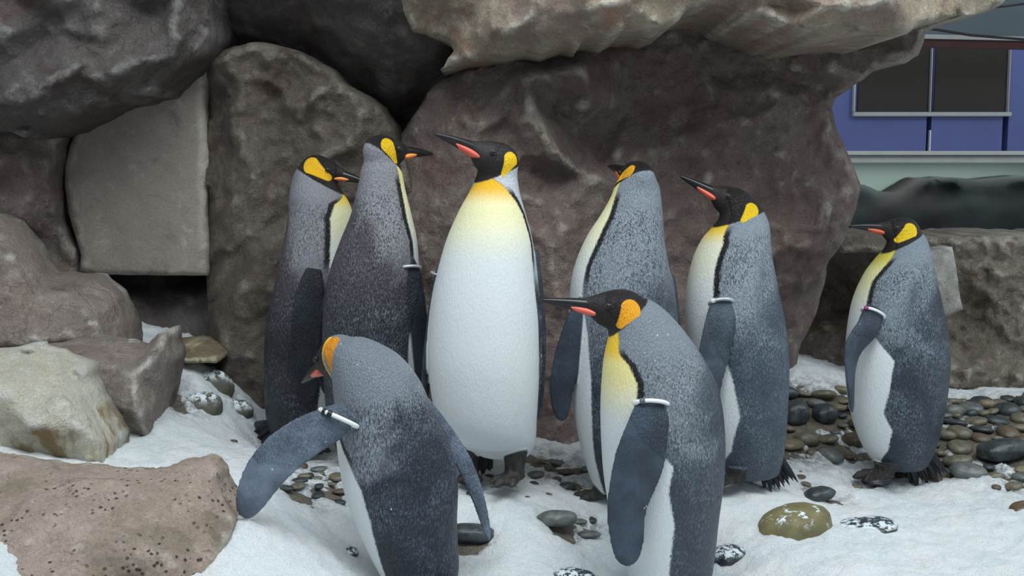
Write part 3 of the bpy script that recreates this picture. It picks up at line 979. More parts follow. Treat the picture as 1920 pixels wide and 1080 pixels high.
#PENGUINS
# ------------------------------------------------------------------ penguins
def cr_interp(vals, n):
    """Catmull-Rom resample of rows"""
    V = np.array(vals, float)
    m = len(V)
    out = []
    for i in range(n):
        t = i / (n - 1) * (m - 1)
        k = min(int(t), m - 2)
        f = t - k
        p0, p1, p2, p3 = V[max(k - 1, 0)], V[k], V[k + 1], V[min(k + 2, m - 1)]
        out.append(0.5 * ((2 * p1) + (-p0 + p2) * f + (2 * p0 - 5 * p1 + 4 * p2 - p3) * f * f + (-p0 + 3 * p1 - 3 * p2 + p3) * f ** 3))
    return np.array(out)


def loft(rings):
    """closed tube from a list of vertex rings"""
    verts, faces = [], []
    seg = len(rings[0])
    for r in rings:
        verts += [tuple(p) for p in r]
    for i in range(len(rings) - 1):
        for k in range(seg):
            faces.append((i * seg + k, i * seg + (k + 1) % seg, (i + 1) * seg + (k + 1) % seg, (i + 1) * seg + k))
    c0 = len(verts)
    verts.append(tuple(np.mean(np.array(rings[0]), 0)))
    verts.append(tuple(np.mean(np.array(rings[-1]), 0)))
    for k in range(seg):
        faces.append((c0, (k + 1) % seg, k))
        faces.append((c0 + 1, (len(rings) - 1) * seg + k, (len(rings) - 1) * seg + (k + 1) % seg))
    return verts, faces


def join(parts):
    V, F = [], []
    for v, f in parts:
        b = len(V)
        V += list(v)
        F += [tuple(i + b for i in q) for q in f]
    return V, F


def remesh(V, F, voxel):
    me = bpy.data.meshes.new('tmp')
    me.from_pydata([tuple(v) for v in V], [], F)
    o = bpy.data.objects.new('tmp', me)
    COL.objects.link(o)
    md = o.modifiers.new('r', 'REMESH')
    md.mode = 'VOXEL'
    md.voxel_size = voxel
    dg = bpy.context.evaluated_depsgraph_get()
    ev = o.evaluated_get(dg)
    m2 = bpy.data.meshes.new_from_object(ev)
    bpy.data.objects.remove(o)
    bpy.data.meshes.remove(me)
    return m2


def smooth_mesh(me, it, lam=.5, mask=None):
    n = len(me.vertices)
    co = np.empty(n * 3)
    me.vertices.foreach_get('co', co)
    co = co.reshape(-1, 3)
    E = np.empty(len(me.edges) * 2, int)
    me.edges.foreach_get('vertices', E)
    E = E.reshape(-1, 2)
    c = np.bincount(E.ravel(), minlength=n)[:, None]
    for k in range(it):
        s = np.zeros_like(co)
        for a in range(3):
            s[:, a] = np.bincount(E[:, 0], co[E[:, 1], a], n) + np.bincount(E[:, 1], co[E[:, 0], a], n)
        l = lam * mask if mask is not None else (lam if k % 2 == 0 else -lam * .92)
        co = co + l * (s / np.maximum(c, 1) - co)
    me.vertices.foreach_set('co', co.ravel())
    me.update()
    return co


def mat_plumage(name, ear, back, back2, silver, chest, wet=0.5, flakes=0.3, purple=0.0, lo=0.35, hi=0.95, fl_col=None, mott=.75, cream=(238, 234, 190), shoulder=.30):
    m = NT(name)
    v = m.coord()
    feath = m.coord(scale=(1, 1, .34))
    f1 = m.noise(feath, 330, 3, .55, .5)
    f2 = m.noise(feath, 110, 4, .6, .3)
    big = m.noise(v, 8, 3, .5, .6)
    ragged = m.math('MULTIPLY', m.math('SUBTRACT', f1, .5), .016)
    ragged_s = m.math('MULTIPLY', m.math('SUBTRACT', f1, .5), .005)
    u = m.attr('u')
    belly0 = m.attr('belly')
    belly = m.math('ADD', belly0, ragged)
    # back: slate, silvery towards the shoulder and nape, mottled in between
    col = m.mix(m.ramp(big, .36, .64), S2L(back), S2L(back2))
    un = m.math('ADD', u, m.math('MULTIPLY', m.math('SUBTRACT', big, .5), .75))
    # pale shoulder colour with painted sheen by the flipper root, darker back ridge
    sh = m.math('MULTIPLY', m.ramp(belly0, -.15, -.045), m.ramp(u, .56, .70))
    un = m.math('ADD', un, m.math('MULTIPLY', sh, shoulder))
    un = m.math('SUBTRACT', un, m.math('MULTIPLY', m.ramp(belly0, -.10, -.20), m.ramp(u, .97, .84, 0, shoulder * .55)))
    sil = m.ramp(un, lo, hi)
    if purple:
        col = m.mix(m.math('MULTIPLY', m.ramp(u, .45, .75), purple), col, S2L((92, 82, 90)))
    col = m.mix(sil, col, S2L(silver))
    spk = m.ramp(m.math('ADD', m.math('MULTIPLY', f1, .7), m.math('MULTIPLY', f2, .3)), .45, .63)
    plain = m.ramp(u, .97, .90, .12, 1)          # the nape is smooth, the shoulders speckled
    col = m.mix(m.math('MULTIPLY', spk, m.math('MULTIPLY', plain, m.ramp(m.math('ADD', big, m.math('MULTIPLY', m.ramp(u, .78, .88), .12)), .42, .60, mott * .35, mott * .95))), col, S2L(tuple(x * .60 for x in back)))
    lit = m.math('MULTIPLY', m.ramp(f1, .52, .34), m.math('ADD', m.math('MULTIPLY', sil, .32), m.ramp(big, .38, .66, .10, .42)))
    col = m.mix(m.math('MULTIPLY', lit, plain), col, S2L(tuple(min(255, x * 1.08 + 12) for x in silver)))
    # black edging between grey flank and chest
    ln = m.math('MULTIPLY', m.ramp(belly, -.021, -.013), m.ramp(u, .66, .74))
    col = m.mix(m.math('MULTIPLY', ln, m.ramp(u, .995, .96)), col, S2L((18, 18, 24)))
    # front: white below, cream and then yellow towards the throat
    bc = m.mix(m.ramp(u, .70, .92), S2L((224, 229, 230)), S2L(cream))
    bc = m.mix(m.ramp(u, .915, .99), bc, S2L(chest))
    bc = m.mix(m.ramp(f1, .5, .75, 0, .12), bc, S2L((190, 195, 192)))
    col = m.mix(m.ramp(belly, -.002, .002, smooth=False), col, bc)
    # flippers
    fl = m.ramp(m.attr('flip'), -.003, .004)
    n3 = m.noise(v, 14, 5, .55)
    fb = fl_col or back
    fc = m.mix(m.ramp(n3, .36, .68), S2L(tuple(x * .86 for x in fb)), S2L(tuple(min(255, x * 1.16 + 4) for x in fb)))
    fc = m.mix(m.ramp(f1, .5, .7, 0, .25), fc, S2L(tuple(x * .6 for x in fb)))
    fc = m.mix(m.ramp(m.attr('under'), .0005, .003), fc, S2L((206, 206, 200)))
    col = m.mix(fl, col, fc)
    # head
    hd = m.math('ADD', m.attr('head'), ragged_s)
    hc = m.mix(m.ramp(f2, .4, .7), S2L((20, 15, 16)), S2L((34, 26, 26)))
    col = m.mix(m.ramp(hd, -.0015, .0015, smooth=False), col, hc)
    er = m.math('ADD', m.attr('ear'), m.math('MULTIPLY', ragged_s, .4))
    col = m.mix(m.ramp(er, -.001, .001, smooth=False), col, S2L(ear))
    # feet
    col = m.mix(m.ramp(m.attr('foot'), -.002, .003), col, m.mix(m.ramp(f2, .4, .6), S2L((34, 32, 31)), S2L((60, 55, 51))))
    # stray snow flakes on the plumage
    if flakes:
        w = m.voro(m.coord(scale=(1, 1, .6)), 46)
        wn = m.noise(v, 7, 2)
        col = m.mix(m.math('MULTIPLY', m.ramp(w, .085, .05, 0, flakes), m.ramp(wn, .5, .58)), col, (.8, .85, .9))
    front = m.ramp(belly0, -.004, .004)
    rough = m.mix(front, m.mix(m.ramp(big, .35, .65), (.28, .28, .28), (.48, .48, .48)), (.6, .6, .6))
    amt = m.math('MULTIPLY', f1, m.ramp(belly0, -.004, .004, 1, .3))
    nb = m.bump(amt, .5 * wet + .4, .010)
    nb = m.bump(f2, .25, .005, nb)
    return m.done(col, rough, nb, .5)


BILL_BLACK = mat_plain('bill_black', (26, 24, 26), .28, var=.3, scale=60)
EYE = mat_plain('eye_dark', (30, 24, 22), .08)
EYE_RING = mat_plain('eye_ring', (62, 60, 58), .3)
TAIL = mat_plain('tail_black', (24, 26, 32), .5, var=.5, scale=90, bump=.4)
BAND_WHITE = mat_plain('band_white', (236, 238, 238), .3, var=.03)
BAND_GREY = mat_plain('band_silver', (190, 196, 200), .3, metal=.3, var=.05)
BAND_BLACK = mat_plain('band_black', (24, 24, 26), .4)
BAND_DARK = mat_plain('band_grey_clip', (92, 98, 104), .4)
BAND_PINK = mat_plain('band_magenta', (160, 70, 130), .4)
PLATES = {'coral': mat_plain('bill_plate_coral', (232, 104, 86), .32, var=.06, scale=50),
          'orange': mat_plain('bill_plate_orange', (250, 152, 78), .32, var=.06, scale=50),
          'red': mat_plain('bill_plate_red', (206, 92, 60), .32, var=.08, scale=50)}


def wrap(a):
    return (a + math.pi) % (2 * math.pi) - math.pi


def penguin(spec):
    Y0 = spec['Y']
    sc = Y0 / F_PX
    phi = math.radians(spec['face'])
    EX, EY, EZ = np.array([1., 0, 0]), np.array([0, 1., 0]), np.array([0, 0, 1.])
    # ---- trunk and neck
    st = []
    for s in spec['body']:
        xl, yl, xr, yr = s[:4]
        st.append((xl, yl, xr, yr, s[4] if len(s) > 4 else 0.0, s[5] if len(s) > 5 else spec.get('deep', .95)))
    b0, t0 = list(st[0]), list(st[-1])

    def shrink(s, k, dy):
        cx, cy = (s[0] + s[2]) / 2, (s[1] + s[3]) / 2
        return (cx + (s[0] - cx) * k, cy + (s[1] - cy) * k + dy, cx + (s[2] - cx) * k, cy + (s[3] - cy) * k + dy, s[4], s[5])
    hb = (b0[2] - b0[0]) * .5
    stations = [shrink(b0, .25, hb * .26), shrink(b0, .74, hb * .18)] + st
    n = 130
    seg = 84
    R = cr_interp(stations, n)
    rings, cen, rad = [], [], []
    cpx = []
    for row in R:
        L = np.array(at(row[0], row[1], Y0 + row[4]))
        Rr = np.array(at(row[2], row[3], Y0 + row[4]))
        c = (L + Rr) / 2
        e = (Rr - L)
        r = np.linalg.norm(e) / 2
        e = e / (2 * r)
        dn = EY - e * np.dot(e, EY)
        dn /= np.linalg.norm(dn)
        ring = []
        for k in range(seg):
            a = 2 * math.pi * k / seg - math.pi
            ring.append(c + e * r * math.sin(a) - dn * r * row[5] * math.cos(a))
        rings.append(ring)
        cen.append(c)
        rad.append(r)
        cpx.append(((row[0] + row[2]) / 2, (row[1] + row[3]) / 2, abs(row[2] - row[0]) / 2))
    cen = np.array(cen)
    z0 = cen[:, 2].min()
    z1 = at(*spec['throat'], Y0).z
    uu = (cen[:, 2] - z0) / (z1 - z0)
    # white / dark border as an angle around the trunk
    cp = np.array(cpx)
    bu, bt = [], []
    for (yb, xb) in spec['border']:
        i = int(np.argmin(abs(cp[:, 1] - yb)))
        s = max(-1, min(1, (xb - cp[i, 0]) / cp[i, 2]))
        bu.append(uu[i])
        bt.append(abs(wrap(math.asin(s) - phi)))
    order = np.argsort(bu)
    bu, bt = np.array(bu)[order], np.array(bt)[order]
    body_v, body_f = loft(rings)
    # per-vertex (u, belly) of the loft
    bval = np.zeros(len(body_v))
    uval = np.zeros(len(body_v))
    for i in range(n):
        tb = float(np.interp(uu[i], bu, bt))
        for k in range(seg):
            a = 2 * math.pi * k / seg - math.pi
            bval[i * seg + k] = (tb - abs(wrap(a - phi))) * rad[i]
            uval[i * seg + k] = uu[i]
    bval[n * seg] = bval[:seg].mean()
    bval[n * seg + 1] = bval[(n - 1) * seg:n * seg].mean()
    uval[n * seg], uval[n * seg + 1] = uu[0], uu[-1]
    # ---- head
    hd = spec['head']
    az, el, hs = math.radians(hd['az']), math.radians(hd['el']), hd['s']
    fwd = np.array([math.sin(az) * math.cos(el), -math.cos(az) * math.cos(el), math.sin(el)])
    fh = np.array([math.sin(az), -math.cos(az), 0.])
    side = np.cross(fwd, EZ)
    side /= np.linalg.norm(side)
    hup = np.cross(side, fwd)
    O = np.array(at(hd['c'][0], hd['c'][1], Y0 + hd.get('dy', 0)))
    prof = [(-.060, .010, .010, .002), (-.054, .024, .022, .002), (-.038, .038, .034, .002), (-.010, .046, .040, .000), (.016, .043, .037, -.002), (.038, .034, .029, -.004),
            (.058, .0215, .017, -.002), (.076, .0135, .010, -.001), (.090, .008, .006, -.001), (.098, .004, .003, -.001)]
    hr = []
    for t, rh, rs, o in cr_interp(prof, 40):
        c = O + (fwd * t + hup * o) * hs
        hr.append([c + (hup * rh * math.cos(q) + side * rs * math.sin(q)) * hs for q in np.linspace(0, 2 * math.pi, 48, endpoint=False)])
    head_m = loft(hr)
    # ---- flippers
    flips = []
    for fl in spec['flippers']:
        P3 = []
        for (px, py, dy, w) in fl['line']:
            p = at(px, py, Y0 + dy)
            P3.append((*p, w * sc))
        T = cr_interp(P3, 46)
        tw = fl.get('twist', 0.0)
        tw2 = fl.get('twist_tip', tw)
        rr, cl = [], []
        for i in range(46):
            q = i / 45
            c = T[i, :3]
            d = T[min(i + 1, 45), :3] - T[max(i - 1, 0), :3]
            d /= np.linalg.norm(d)
            e = np.cross(d, EY)
            e /= np.linalg.norm(e)
            nn = np.cross(e, d)
            a = math.radians(tw + (tw2 - tw) * q)
            w = e * math.cos(a) + nn * math.sin(a)
            t = -e * math.sin(a) + nn * math.cos(a)
            if t[1] > 0:
                t = -t                                     # towards the viewer's side
            tip = math.sqrt(max(0, 1 - max(0, (q - .86) / .14) ** 2))
            wd = T[i, 3] * max(tip, .12)
            th = (.015 - .0085 * min(1, q * 1.6)) * max(tip, .3)
            rr.append([c + w * wd * math.cos(x) + t * th * math.sin(x) for x in np.linspace(0, 2 * math.pi, 36, endpoint=False)])
            cl.append((c, w, t, wd, th, d))
        flips.append((loft(rr), cl, fl))
    # ---- legs and feet
    feet = []
    for ft in spec.get('feet', []):
        p = np.array(at(ft['p'][0], ft['p'][1], Y0 + ft.get('dy', 0)))
        fa = math.radians(ft.get('az', spec['face']))
        k = ft.get('s', 1.0)
        d = np.array([math.sin(fa), -math.cos(fa), 0.])
        s = np.cross(d, EZ)
        parts = []
        top = p + np.array([0, 0, ft.get('h', .085)]) - d * .012 + np.array(ft.get('lean', (0, 0, 0)))
        rg = []
        for q in np.linspace(0, 1, 8):
            c = top * (1 - q) + (p + EZ * .012 - d * .006) * q
            rr = (.034 - .010 * math.sin(q * 2.2)) * k
            rg.append([c + (d * math.cos(x) + s * math.sin(x)) * rr for x in np.linspace(0, 2 * math.pi, 18, endpoint=False)])
        parts.append(loft(rg))
        for ang, ln, rt in ((-24, .072, .0105), (2, .088, .0115), (27, .074, .0105)):
            a = math.radians(ang)
            dd = d * math.cos(a) + s * math.sin(a)
            ss = np.cross(dd, EZ)
            rg = []
            for q in np.linspace(0, 1, 12):
                c = p - d * .012 + dd * (ln * q * k) + EZ * (.016 + .007 * math.sin(q * math.pi) - .010 * q) * k
                r = rt * k * (1.25 - .35 * q + .25 * math.sin(q * 9)) * (1 if q < .8 else max(.15, 1 - (q - .8) * 4.2))
                rg.append([c + (EZ * math.cos(x) * .85 + ss * math.sin(x)) * r for x in np.linspace(0, 2 * math.pi, 14, endpoint=False)])
            parts.append(loft(rg))
        # web between the toes
        rg = []
        for q in np.linspace(0, 1, 8):
            c = p - d * .01 + d * .058 * q * k + EZ * .010
            w = (.018 + .020 * q) * k
            rg.append([c + s * w * math.cos(x) + EZ * .006 * math.sin(x) for x in np.linspace(0, 2 * math.pi, 18, endpoint=False)])
        parts.append(loft(rg))
        feet.append(join(parts))
    allp = [(body_v, body_f), head_m] + [f[0] for f in flips] + feet
    V, F = join(allp)
    me = remesh(V, F, spec.get('voxel', .0042))
    co = smooth_mesh(me, 6, .55)
    # melt the skull into the neck
    r_ = co - O
    d_ = np.sqrt((r_ ** 2).sum(1))
    msk = np.clip((.125 * hs - d_) / .03, 0, 1) * np.clip((.036 * hs - r_ @ fwd) / .015, 0, 1)
    co = smooth_mesh(me, 34, .6, msk[:, None])
    # ---- fields that the plumage material reads
    nv = len(co)
    bt_body = BVHTree.FromPolygons([tuple(v) for v in body_v], body_f)
    bt_fl = BVHTree.FromPolygons(*[list(x) for x in join([f[0] for f in flips])]) if flips else None
    bt_ft = BVHTree.FromPolygons(*[list(x) for x in join(feet)]) if feet else None
    FV = np.array([tuple(v) for v in body_v])
    A = {k: np.zeros(nv, np.float32) for k in ('u', 'belly', 'flip', 'under', 'head', 'ear', 'foot')}
    LOC = np.empty((nv, 3))
    FI = np.empty(nv, int)
    DB = np.empty(nv)
    DF = np.full(nv, 9.0)
    DT = np.full(nv, 9.0)
    find = bt_body.find_nearest
    find2 = bt_fl.find_nearest if bt_fl else None
    find3 = bt_ft.find_nearest if bt_ft else None
    zf = z0 + .05
    for i, c in enumerate(co.tolist()):
        r = find(c)
        LOC[i] = r[0]
        FI[i] = r[2]
        DB[i] = r[3]
        if find2:
            DF[i] = find2(c)[3]
        if find3 and c[2] < zf:
            DT[i] = find3(c)[3]
    F4 = np.array([tuple(f) if len(f) == 4 else (f[0], f[1], f[2], f[2]) for f in body_f])[FI]
    wt = 1.0 / (((FV[F4] - LOC[:, None]) ** 2).sum(2) + 1e-8)
    wt /= wt.sum(1)[:, None]
    A['u'][:] = (uval[F4] * wt).sum(1)
    A['belly'][:] = (bval[F4] * wt).sum(1)
    A['flip'][:] = DB - DF
    A['foot'][:] = DB - DT - .002
    if not flips:
        A['flip'][:] = -1
    rel = co - O
    # flipper undersides (the face turned to the body)
    und = np.full(nv, -1.0)
    for (_, cl, fl) in flips:
        if not fl.get('pale'):
            continue
        C = np.array([c[0] for c in cl])
        ids = np.where(A['flip'] > -.006)[0]
        if len(ids) == 0:
            continue
        d2 = ((co[ids][:, None] - C[None]) ** 2).sum(2)
        near = d2.argmin(1)
        ok = d2.min(1) < .09 ** 2
        T = np.array([cl[k][2] for k in near])
        val = ((co[ids] - C[near]) * T).sum(1) * fl['pale']
        und[ids[ok]] = val[ok]
    A['under'][:] = und
    gam = math.radians(hd['gamma'])
    nb = fh * math.cos(gam) + EZ * math.sin(gam)
    q = np.array(at(hd['edge'][0], hd['edge'][1], O[1] + hd.get('edge_dy', 0)))
    # border plane runs through the given point of the head
    off = np.dot(q - O, nb)
    A['head'][:] = np.minimum(rel @ nb - off, .115 * hs - np.sqrt((rel ** 2).sum(1)))
    ca, cb = rel @ fwd, rel @ hup
    cs = rel @ side
    vis = 1.0 if np.dot(side, -EY) > 0 else -1.0

    def on_side(px, py):
        d = np.array(ray(px, py))
        o = np.array([0, 0, CAM_Z])
        pl = O + side * vis * hd.get('cheek', .032) * hs
        t = np.dot(pl - o, side) / np.dot(d, side)
        h = o + d * t - O
        return np.array([np.dot(h, fwd), np.dot(h, hup)])
    (e1x, e1y, r1), (e2x, e2y, r2) = hd['ear']
    p1, p2 = on_side(e1x, e1y), on_side(e2x, e2y)
    r1, r2 = r1 * sc, r2 * sc
    ba = p2 - p1
    pa = np.stack([ca, cb], 1) - p1
    h = np.clip((pa @ ba) / np.dot(ba, ba), 0, 1)
    dd = np.sqrt(((pa - h[:, None] * ba) ** 2).sum(1))
    ear = (r1 + (r2 - r1) * h ** .8) - dd
    A['ear'][:] = np.minimum(np.minimum(ear, (abs(cs) - .012 * hs) * 1.0), .10 * hs - np.sqrt((rel ** 2).sum(1)))
    # ---- assemble
    root = bpy.data.objects.new('king_penguin', None)
    COL.objects.link(root)
    rl = np.array(at(spec['base'][0], spec['base'][1], Y0))
    root.location = rl
    tag(root, spec['label'], 'penguin', 'king penguins standing in the snow')
    me.name = 'body'
    me.vertices.foreach_set('co', (co - rl).ravel())
    for k, a in A.items():
        at_ = me.attributes.new(k, 'FLOAT', 'POINT')
        at_.data.foreach_set('value', a)
    me.materials.clear()
    me.materials.append(spec['mat'])
    me.polygons.foreach_set('use_smooth', [True] * len(me.polygons))
    me.update()
    body = bpy.data.objects.new('body', me)
    COL.objects.link(body)
    body.parent = root

    def part(name, vf, mat, parent=root):
        return mesh_obj(name, vf[0], vf[1], mat, parent, True, rl)
    # bill
    bl = hd.get('bill', 1.0)
    tip_dy = hd.get('droop', .010)

    def bill_line(q):
        return O + (fwd * (.056 + .112 * q * bl) + hup * (-.003 - tip_dy * q * q)) * hs

    def bill_part(a, b, rh, rs, dh, name, mat, parent, keep=None):
        rg = []
        for q in np.linspace(a, b, 22):
            k = (q - a) / (b - a)
            c = bill_line(q) + hup * dh(k) * hs
            rg.append([c + (hup * rh(k) * math.cos(x) + side * rs(k) * math.sin(x)) * hs for x in np.linspace(0, 2 * math.pi, 20, endpoint=False)])
        return part(name, loft(rg), mat, parent)
    bill_part(0, 1, lambda k: .0135 * (1 - k) ** .75 + .0022, lambda k: .0125 * (1 - k) ** .7 + .0018, lambda k: .001, 'upper_bill', BILL_BLACK, root)
    lb = bill_part(0, .95, lambda k: .0085 * (1 - k) ** .7 + .0016, lambda k: .0110 * (1 - k) ** .7 + .0012, lambda k: -.0085 * (1 - k) ** .8 - .001, 'lower_bill', BILL_BLACK, root)
    pa_, pb_ = hd.get('plate', (-.08, .62))
    pl = bill_part(pa_, pb_, lambda k: .0108 * math.sin(math.pi * min(1, .05 + k * .95)) ** .55 * (1 - .62 * k) + .0006, lambda k: .0030 + .0215 * (1 - k) ** .9 * min(1, .3 + k * 6),
                   lambda k: -.0115 * (1 - k) ** .6 - .0020, 'bill_plate', PLATES[hd.get('pcol', 'coral')], lb)
    # eyes
    for sg in (-1, 1):
        c = O + (fwd * .026 + hup * .006 + side * sg * .0345) * hs
        for nm, rr, mt, dd_ in (('eye', .0062, EYE, 0.0),):
            bm = bmesh.new()
            bmesh.ops.create_uvsphere(bm, u_segments=14, v_segments=10, radius=rr * hs)
            bmesh.ops.translate(bm, verts=bm.verts, vec=Vector(c - rl))
            e_ = bpy.data.meshes.new(nm)
            bm.to_mesh(e_)
            bm.free()
            e_.materials.append(mt)
            e_.polygons.foreach_set('use_smooth', [True] * len(e_.polygons))
            eo = bpy.data.objects.new(nm, e_)
            COL.objects.link(eo)
            eo.parent = root
        rg = []
        for x in np.linspace(0, 2 * math.pi, 21):
            rg.append(c + (fwd * math.cos(x) * .0066 + hup * math.sin(x) * .0050 + side * sg * .0022) * hs)
        rv = tube('eyelid', rg, .0012 * hs, EYE_RING, root, 6)
        rv.parent = eo
    # tail
    tl = spec.get('tail')
    if tl:
        a = np.array(at(*tl['from'], Y0 + tl.get('dy', 0)))
        b = np.array(at(*tl['to'], Y0 + tl.get('dy2', tl.get('dy', 0))))
        ax = b - a
        ln = np.linalg.norm(ax)
        ax /= ln
        sd = np.cross(ax, EY)
        sd /= np.linalg.norm(sd)
        nn = np.cross(sd, ax)
        parts = []
        rnd = random.Random(spec['Y'])
        nf = 13
        for k in range(nf):
            q = (k / (nf - 1) - .5) * 2
            spread = tl.get('w', .035)
            o0 = a + sd * q * spread * .75 + nn * rnd.uniform(-.012, .012)
            d = ax + sd * q * .22 + nn * rnd.uniform(-.12, .12)
            d /= np.linalg.norm(d)
            L = ln * rnd.uniform(.78, 1.05) * (1 - .12 * abs(q))
            rg = []
            for t in np.linspace(0, 1, 8):
                w = .0085 * (1 - t ** 3) + .0008
                c = o0 + d * L * t
                rg.append([c + sd * w * math.cos(x) + nn * .0035 * math.sin(x) for x in np.linspace(0, 2 * math.pi, 8, endpoint=False)])
            parts.append(loft(rg))
        part('tail', join(parts), TAIL)
    # flipper bands
    for (_, cl, fl) in flips:
        bd = fl.get('band')
        if not bd:
            continue
        i = int(bd['t'] * 45)
        c, w, t, wd, th, d = cl[i]
        slant = bd.get('slant', 0.0)
        pts = []
        for x in np.linspace(0, 2 * math.pi, 41):
            pts.append(c + w * (wd + .004) * math.cos(x) + t * (th + .010) * math.sin(x) + d * slant * math.cos(x))
        bo = tube('flipper_band', pts, bd.get('r', .004), bd['mat'], None, 8)
        # keep it under the bird
        bo.location = Vector(bo.location) - Vector(rl)
        bo.parent = root
        for x, ln_, m_ in bd.get('clips', []):
            pp = []
            for y in np.linspace(x - ln_, x + ln_, 7):
                pp.append(c + w * (wd + .004) * math.cos(y) + t * (th + .010) * math.sin(y) + d * slant * math.cos(y))
            co_ = tube('band_clip', pp, bd.get('r', .004) * 1.4, m_, None, 8)
            co_.location = Vector(co_.location) - Vector(bo.location) - Vector(rl)
            co_.parent = bo
    return root


